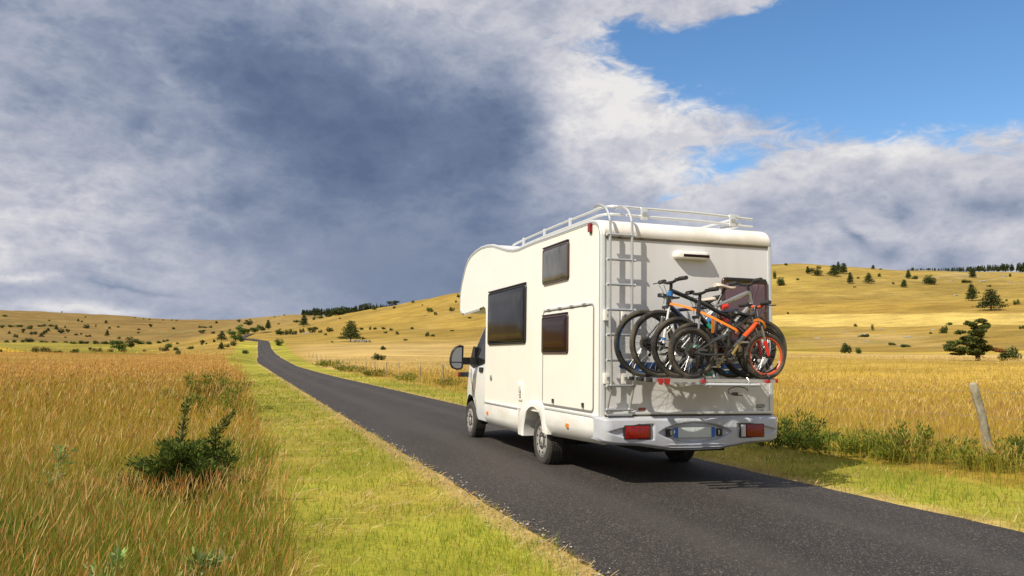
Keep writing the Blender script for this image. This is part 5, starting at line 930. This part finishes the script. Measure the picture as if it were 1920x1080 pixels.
for reg, items in VEG:
    tot = {}; cnt = {}
    for it in items: tot[it[0]] = tot.get(it[0], 0)+1
    for kd, x, y, h, w in items:
        cnt[kd] = cnt.get(kd, 0)+1; nm, cat_, look, grp = KIND[kd]; z = float(terrain_z(x, y)); dist = math.hypot(x-CAMP[0], y-CAMP[1])
        lab = ('%s %s' % (look, PLACE[reg])) if tot[kd] == 1 else ('%s %s, %s from left' % (look, PLACE[reg], ORD[cnt[kd]-1]))
        rz = prng.uniform(0, 6.28)
        if kd in 'pPrg':
            crown, trunk = {'p': PINES, 'P': PINES, 'r': ROUNDS, 'g': GREENS}[kd][prng.randrange(9) % (4 if kd in 'pP' else 3 if kd == 'r' else 2)]
            o = tag(empty(nm, (x, y, z-.05), rz), lab, cat_, grp); k = w/h*1.38; o.scale = (h*k, h*k, h*1.06)
            if kd == 'P': crown, trunk = PINES[3]
            link('crown', crown, o); link('trunk', trunk, o)
        else:
            me = BUSHES[5] if kd == 'd' else BUSHES[prng.randrange(5)]; o = tag(link(nm, me, None, (x, y, z-.05*h), rz), lab, cat_, grp); o.scale = (w*1.15, w*1.15, h*1.35)
# the big lopsided pine on the right, boughs in wide flat tiers
PS_ = 100.07/1514; vx = Vector((R0.x, R0.y, 0)); PX, PY = 81.36, 69.2; pz = float(terrain_z(PX, PY))
bl = []
gp = np.random.default_rng(9)
for (zx, zy, rx, rz_) in ((900, 655, 62, 22), (815, 680, 62, 24), (945, 690, 42, 26), (880, 722, 80, 22), (690, 765, 68, 18), (810, 772, 90, 24), (870, 800, 66, 22), (770, 825, 105, 28), (875, 855, 80, 26), (610, 868, 68, 24), (700, 885, 70, 26), (560, 905, 66, 22), (820, 905, 90, 30), (525, 938, 50, 20), (640, 945, 80, 24), (760, 955, 95, 26), (910, 935, 64, 28), (850, 985, 88, 18), (640, 985, 60, 12), (985, 925, 46, 22), (1030, 945, 50, 22)):
    u = (zx-835)/5.4*PS_; v = (1065-zy)/5.4*PS_; dd = gp.uniform(-1, 1)*rx/5.4*PS_*.9; a, b_ = rx/5.4*PS_, rz_/5.4*PS_
    orange = [(.30, .12, .03), (.22, .10, .03)] if zx > 960 and zy > 900 else [(.055, .075, .014), (.085, .105, .018), (.12, .135, .024), (.035, .050, .012)]
    for q in (-1, 0, 1):
        c = vx*(u+gp.uniform(-.3, .3)*a)+Vector((-vx.y, vx.x, 0))*(dd+q*a*.75); bl.append((c.x, c.y, v+gp.uniform(-.15, .15), a*.72, a*.72, b_, orange))
pt = tag(empty('pine_tree', (PX, PY, pz-.05)), 'large lopsided wind-bent pine with a browned bough standing on the right field', 'pine tree')
link('crown', leafmesh('big_pine_crown', bl, 15000, .12, NEEDLE, .6, 2.2, 5, .15), pt)
def W2(zx, zy, dy=0.): c = vx*((zx-835)/5.4*PS_)+Vector((-vx.y, vx.x, 0))*dy; return (c.x, c.y, (1065-zy)/5.4*PS_)
link('trunk', trunkmesh('big_trunk', [([W2(838, 1075), W2(832, 1000), W2(838, 930), W2(845, 860), W2(860, 790)], [.36, .27, .22, .17, .12]), ([W2(860, 790), W2(905, 770), W2(940, 735), W2(955, 690)], [.11, .08, .06, .03]), ([W2(845, 860), W2(900, 820, .3), W2(975, 815, .4)], [.09, .06, .02]), ([W2(838, 930), W2(740, 900, -.4), W2(600, 880, -.8)], [.12, .08, .03]),
                                      ([W2(834, 960), W2(700, 985, .5), W2(560, 995, .8)], [.09, .06, .02]), ([W2(834, 960), W2(930, 940, .3), W2(1030, 950, .5)], [.10, .06, .02]), ([W2(860, 790), W2(830, 730), W2(840, 680)], [.09, .06, .03]), ([W2(838, 1000), W2(900, 1030, -.3), W2(925, 1070, -.5)], [.04, .03, .01])]), pt)
# conifer woods far off: one mass each
def wood(label, lines, seed):
    g = np.random.default_rng(seed); vs, fs, cs = [], [], []; o = 0
    for a, rr, h in lines:
        x = CAMP[0]+math.sin(R_(a))*rr; y = CAMP[1]+math.cos(R_(a))*rr; z = float(terrain_z(x, y)); n = 34
        t = g.uniform(.12, 1, n)**.8; R = h*.20*(1.05-t); an = g.uniform(0, 6.28, n); p = np.stack([x+np.cos(an)*R*.8, y+np.sin(an)*R*.8, z+h*t], 1); s = h*.10*(1.25-t*.8)
        for i in range(n):
            d1 = g.normal(size=3); d1[2] *= .4; d1 /= np.linalg.norm(d1); d2 = np.array([-d1[1], d1[0], g.uniform(.6, 1.8)]); d2 /= np.linalg.norm(d2)
            vs.append([p[i]-d1*s[i], p[i]+d1*s[i], p[i]+d2*s[i]*1.5-[0, 0, .0], p[i]-d2*s[i]*.9]); c = np.array(NEEDLE[g.integers(4)])*g.uniform(.6, 1.1); cs.append([c]*4)
    V = np.array(vs).reshape(-1, 3); F4_ = np.arange(len(V)).reshape(-1, 4)[:, [0, 3, 1, 2]]; me = npmesh('conifer_wood', V, F4_, np.array(cs).reshape(-1, 3)); me.materials.append(leaf_m); tag(link('conifer_wood', me), label, 'woodland', kind='stuff')
g = np.random.default_rng(3)
wood('dark conifer wood on the skyline above the road bend', [(a, rr, g.uniform(12, 16)*(1 if a > 4.2 else .8)) for a, rr in [(g.uniform(3.55, 9.6), g.uniform(1480, 1950)) for _ in range(430)]], 4)
wood('dark conifer wood along the top of the right hill', [(a, rr, np.interp(a, [44.3, 46.5, 48.5, 51.5, 56], [1.3, 2.6, 4.6, 7.2, 9.5])*g.uniform(.85, 1.1)) for a, rr in [(44.3+12*g.uniform(0, 1)**.8, g.uniform(640, 700)) for _ in range(480)]], 5)
# limestone rocks
rock_m = vary(mat('limestone', (.36, .345, .31), .9), 3, .4, bump=.6, bscale=8)
def rock_proto(seed):
    g = random.Random(seed); bm = bmesh.new(); bmesh.ops.create_icosphere(bm, subdivisions=2, radius=.5)
    for v in bm.verts: k = 1+.35*math.sin(v.co.x*7+seed)*math.cos(v.co.y*6+seed*2)+g.uniform(-.12, .12); v.co = Vector((v.co.x*k, v.co.y*k, v.co.z*k))
    me = bpy.data.meshes.new('rock'); bm.to_mesh(me); bm.free(); me.materials.append(rock_m); return me
RK = [rock_proto(s_) for s_ in (1, 2, 3)]
RX = sorted(range(len(ROCKS)), key=lambda i: math.atan2(ROCKS[i][0]-CAMP[0], ROCKS[i][1]-CAMP[1]))
for k, i in enumerate(RX):
    x, y, w = ROCKS[i]; a = math.degrees(math.atan2(x-CAMP[0], y-CAMP[1])); rr = math.hypot(x-CAMP[0], y-CAMP[1])
    where = 'left of the road bend' if a < 0 else 'between road and motorhome' if a < 20 else 'below the yellow strip' if rr < 300 else 'high on the right hill'
    o = tag(link('rock', RK[i % 3], None, (x, y, float(terrain_z(x, y))), i*1.7), 'grey limestone outcrop %s, %s outcrop from left' % (where, ORD[k]), 'rock', 'limestone outcrops in the grass'); o.scale = (w*.75, w*.75, w*.22)
# tumbled dry stone wall by the large pine on the middle slope
A_, B_ = Vector((32.6, 301.5)), Vector((38.6, 292)); mb = MB(); gw = random.Random(2)
for k in range(90):
    t = gw.random(); p = A_.lerp(B_, t); s_ = gw.uniform(.3, .7); mb.box((p.x+gw.uniform(-.5, .5), p.y+gw.uniform(-.5, .5), float(terrain_z(p.x, p.y))+gw.uniform(0, .8)), (s_, s_*.8, s_*.5), rock_m, .04, Matrix.Rotation(gw.uniform(0, 3), 3, 'Z'))
tag(mb.build('stone_wall', None, False), 'tumbled dry stone wall beside the pine on the middle slope', 'wall')
# fence: leaning wooden posts and slack wires
fence = tag(empty('wire_fence', (5.0, .4, 0)), 'wire fence with weathered wooden posts running beside the right verge', 'fence')
post_m = vary(mat('weathered_post', (.42, .37, .29), .9), 8, .45, bump=.9, bscale=22, dark=(.16, .15, .09), stretch=(1, 1, .3)); wire_m = mat('fence_wire', (.35, .35, .34), .5, metal=.7)
gf = random.Random(8); tops = []; yl = [-13, -6.3, .4, 7, 13.6, 20.2, 26.8, 33.2, 40, 46.6, 52, 58, 64, 70, 76, 82, 89, 96, 103, 111, 119, 128, 138]
for k, y_ in enumerate(yl):
    x_ = 5.0+.006*max(y_-30, 0)+gf.uniform(-.06, .06); big = k == 2; h = 1.14 if big else gf.uniform(.95, 1.12); r_ = .056 if big else gf.uniform(.032, .045); lx, ly = (-.27, .05) if big else (gf.uniform(-.16, .10), gf.uniform(-.08, .08))
    z = float(terrain_z(x_, y_)); mb = MB(); P = []; rr_ = []
    for t in np.linspace(0, 1, 9): P.append((x_-5.0+lx*t+.012*math.sin(t*9+k), y_-.4+ly*t, z-.1+(h+.1)*t)); rr_.append(r_*(1.12-.2*t)*(1+.06*math.sin(t*14+k)))
    P.append((P[-1][0]-.004, P[-1][1], P[-1][2]+.02)); rr_.append(r_*.6); mb.tube(P, rr_, post_m, 11); po = mb.build('post', fence, ang=60)
    if big: po['label'] = 'thick grey lichened post leaning left'
    tops.append((x_-5.0, y_-.4, z, h, lx, ly))
for f_ in (.92, .62, .34):
    for (a, b) in zip(tops[:-1], tops[1:]):
        P = []
        for t in np.linspace(0, 1, 5): P.append(tuple(np.array((a[0]+a[4]*f_, a[1]+a[5]*f_, a[2]+a[3]*f_))*(1-t)+np.array((b[0]+b[4]*f_, b[1]+b[5]*f_, b[2]+b[3]*f_))*t-np.array((0, 0, .12*t*(1-t)))))
        mb = MB(); mb.tube(P, .0018, wire_m, 4); mb.build('wire', fence)
# juniper in the left foreground: knotty limbs set with short spiky sprigs
def sprigs(limbs, n, size, cols, spread, seed):
    g = np.random.default_rng(seed); segs = [(np.array(a, float), np.array(b, float), s_) for L_ in limbs for a, b, s_ in zip(L_[0][:-1], L_[0][1:], L_[1])]; ln = np.array([np.linalg.norm(b-a)*s_ for a, b, s_ in segs]); k = g.choice(len(segs), n, p=ln/ln.sum()); t = g.uniform(0, 1, n)
    A = np.array([s_[0] for s_ in segs])[k]; B = np.array([s_[1] for s_ in segs])[k]; sp = np.array([s_[2] for s_ in segs])[k]; p = A+(B-A)*t[:, None]; d = g.normal(size=(n, 3)); d /= np.linalg.norm(d, axis=1)[:, None]; d[:, 2] = np.abs(d[:, 2])*.8+.1
    p = p+d*(spread*sp*g.uniform(0, 1, n))[:, None]; ax = (B-A)/np.linalg.norm(B-A, axis=1)[:, None]*.7+d; ax /= np.linalg.norm(ax, axis=1)[:, None]; s = size*g.uniform(.6, 1.4, n)[:, None]; side = np.cross(ax, g.normal(size=(n, 3))); side /= np.linalg.norm(side, axis=1)[:, None]
    V = np.stack([p, p+ax*s*.5+side*s*.14, p+ax*s, p+ax*s*.5-side*s*.14], 1); C_ = np.array(cols)[g.integers(len(cols), size=n)]*g.uniform(.7, 1.35, (n, 1)); return V.reshape(-1, 3), np.arange(n*4).reshape(-1, 4), np.repeat(C_[:, None], 4, 1).reshape(-1, 3)
JP = Vector((-5.36, -.15, 0)); jr = vx
def J(u, z, d=0.): c = jr*u+Vector((-jr.y, jr.x, 0))*d; return (c.x, c.y, z)
limbs = [([J(0, 0), J(.03, .35), J(-.03, .58)], [.9, .6]), ([J(-.03, .58), J(-.035, .72), J(.0, .97)], [.42, .36]), ([J(.03, .30), J(.16, .40, .1), J(.25, .52, .1), J(.27, .68), J(.34, .74), J(.43, .86)], [.7, .5, .6, .6, .4]), ([J(.22, .45), J(.36, .47, -.1), J(.44, .60, -.1)], [.6, .5]), ([J(.0, .3), J(-.14, .50, .1), J(-.30, .56, .15)], [.6, .4]), ([J(-.02, .42), J(.10, .56), J(.20, .60, .05)], [.6, .5])]
gj = np.random.default_rng(17)
for k_ in range(46):
    a_ = gj.uniform(0, 6.28); q_ = gj.uniform(.15, .60); hh_ = gj.uniform(.22, .62)*(1.1-q_); u_, d_ = math.cos(a_)*q_, math.sin(a_)*q_*.75-.06
    limbs.append(([J(u_*.2, .05, d_*.2), J(u_*.65, hh_*.9+gj.uniform(0, .08), d_*.65), J(u_, hh_+gj.uniform(.0, .14), d_)], [.9, 1.1]))
jo = tag(empty('juniper_bush', JP), 'dark spiky juniper with two upright tips among the tall grass on the left', 'bush')
V_, F4, c4 = sprigs(limbs, 34000, .040, [(.06, .12, .018), (.09, .16, .024), (.14, .20, .03), (.035, .07, .014), (.20, .23, .04)], .095, 3); me = npmesh('juniper_leaves', V_, F4, c4); me.materials.append(leaf_m); link('foliage', me, jo)
tw = [(L_[0], [.011*(1-.75*i/(len(L_[0])-1)) for i in range(len(L_[0]))]) for L_ in limbs]; link('branches', trunkmesh('juniper_branches', tw), jo)
# green bushes and scrub along the right verge and elsewhere near the road
def scrub(x, y, w, h, label, seed, cols, n=5200, size=.045, nm='bush'):
    """open bush: many arching stems, each set with small leaves"""
    g = np.random.default_rng(seed); limbs = []
    for j in range(30):
        a = g.uniform(0, 6.28); R = w*.56*g.uniform(.1, 1)**.7; hh = h*g.uniform(.45, 1.08)*(1-.45*R/(w*.56)); bx, by = math.cos(a)*R*.55, math.sin(a)*R*.45; tx, ty = math.cos(a)*R*g.uniform(.8, 1.2), math.sin(a)*R*.85*g.uniform(.8, 1.2)
        limbs.append(([(bx, by, 0), (bx*.6+tx*.4+g.uniform(-.04, .04), by*.6+ty*.4, hh*.55), (tx, ty, hh)], [.9, 1.1]))
    V, Fq, c = sprigs(limbs, n, size*1.25, cols, max(.05, w*.075), seed); me = npmesh(nm, V, Fq, c); me.materials.append(leaf_m)
    return tag(link(nm, me, None, (x, y, float(terrain_z(x, y)))), label, 'bush', 'green scrub beside the road')
VG = [(.055, .105, .014), (.085, .14, .018), (.12, .17, .022), (.17, .20, .03), (.04, .075, .012)]; VG2 = [(.13, .18, .02), (.19, .22, .025), (.26, .26, .035), (.09, .14, .016)]
scrub(3.6, 3.0, 1.6, .60, 'dark green bush just right of the rear bumper, in the motorhome shadow', 61, VG)
scrub(4.1, 2.2, 1.5, .42, 'low scruffy bush between motorhome shadow and middle verge bush', 62, VG2, 3200)
scrub(4.35, 1.2, 1.5, .52, 'yellow green bush on the sunlit right verge left of the leaning post', 63, VG2)
scrub(5.0, -.8, 1.9, .80, 'large dark green bush at the right frame edge below the leaning post', 64, VG, 13000)
scrub(4.75, .15, 1.3, .42, 'small bush hiding the foot of the leaning post', 65, VG2, 2600)
for (px_, y_, w_, h_, lb) in ((4.6, 25, 1.3, .6, 'bright green weed clump on the right verge just left of the door mirror'), (5.2, 33, 1.6, .8, 'green scrub below the fence posts left of the mirror'), (4.6, 41, 1.8, .8, 'olive scrub at the fence foot under the third post'), (4.4, 53, 2.2, .8, 'olive scrub at the fence foot farther along the verge'), (4.6, 70, 3., .9, 'low scrub where the fence begins to curve away'), (4.8, 92, 4, 1.2, 'pair of scrub mounds near the far fence end')):
    scrub(px_, y_, w_, h_*.72, lb, int(y_)+70, VG2+[(.34, .27, .06)], 1500, .035*max(1, y_/18))
scrub(-5.75, 15.5, 2.6, .95, 'dark green shrubby patch in the reddish field beside the left verge', 81, VG2+[(.14, .12, .03), (.06, .09, .015)], 9000, .05)
scrub(-5.35, 10.5, 1.7, .70, 'olive shrub at the field edge in front of the dark shrubby patch', 82, VG2+[(.16, .13, .03)], 5000, .045)
scrub(-6.35, -2.0, .8, .42, 'low dark juniper cushion in grass, nearer the camera than the spiky juniper', 83, VG, 3000, .03, 'low_juniper')
# thistles in the front row
def thistle(x, y, h, label, seed):
    g = np.random.default_rng(seed); limbs = [([(0, 0, 0), (g.uniform(-.03, .03), g.uniform(-.03, .03), h*.5), (g.uniform(-.06, .06), g.uniform(-.06, .06), h)], [.6, 1.])]
    for k in range(7): a = g.uniform(0, 6.28); z = g.uniform(.35, .9)*h; q = g.uniform(.08, .17); limbs.append(([(0, 0, z), (math.cos(a)*q, math.sin(a)*q, z+g.uniform(.02, .09))], [1.]))
    V_, F_q, c4 = sprigs(limbs, 420, .045, [(.22, .34, .08), (.30, .40, .13), (.16, .28, .05), (.36, .44, .20)], .022, seed); me = npmesh('thistle', V_, F_q, c4); me.materials.append(leaf_m); tag(link('thistle', me, None, (x, y, 0)), label, 'thistle', 'pale thistles in the front grass')
thistle(-5.42, -4.05, .46, 'pale green thistle at the bottom edge, left one of the front two', 91)
thistle(-5.04, -3.95, .42, 'pale green thistle at the bottom edge nearest the mown strip', 92)
thistle(-6.42, -.1, .58, 'pale grey green thistle standing in the grass left of the spiky juniper', 93)
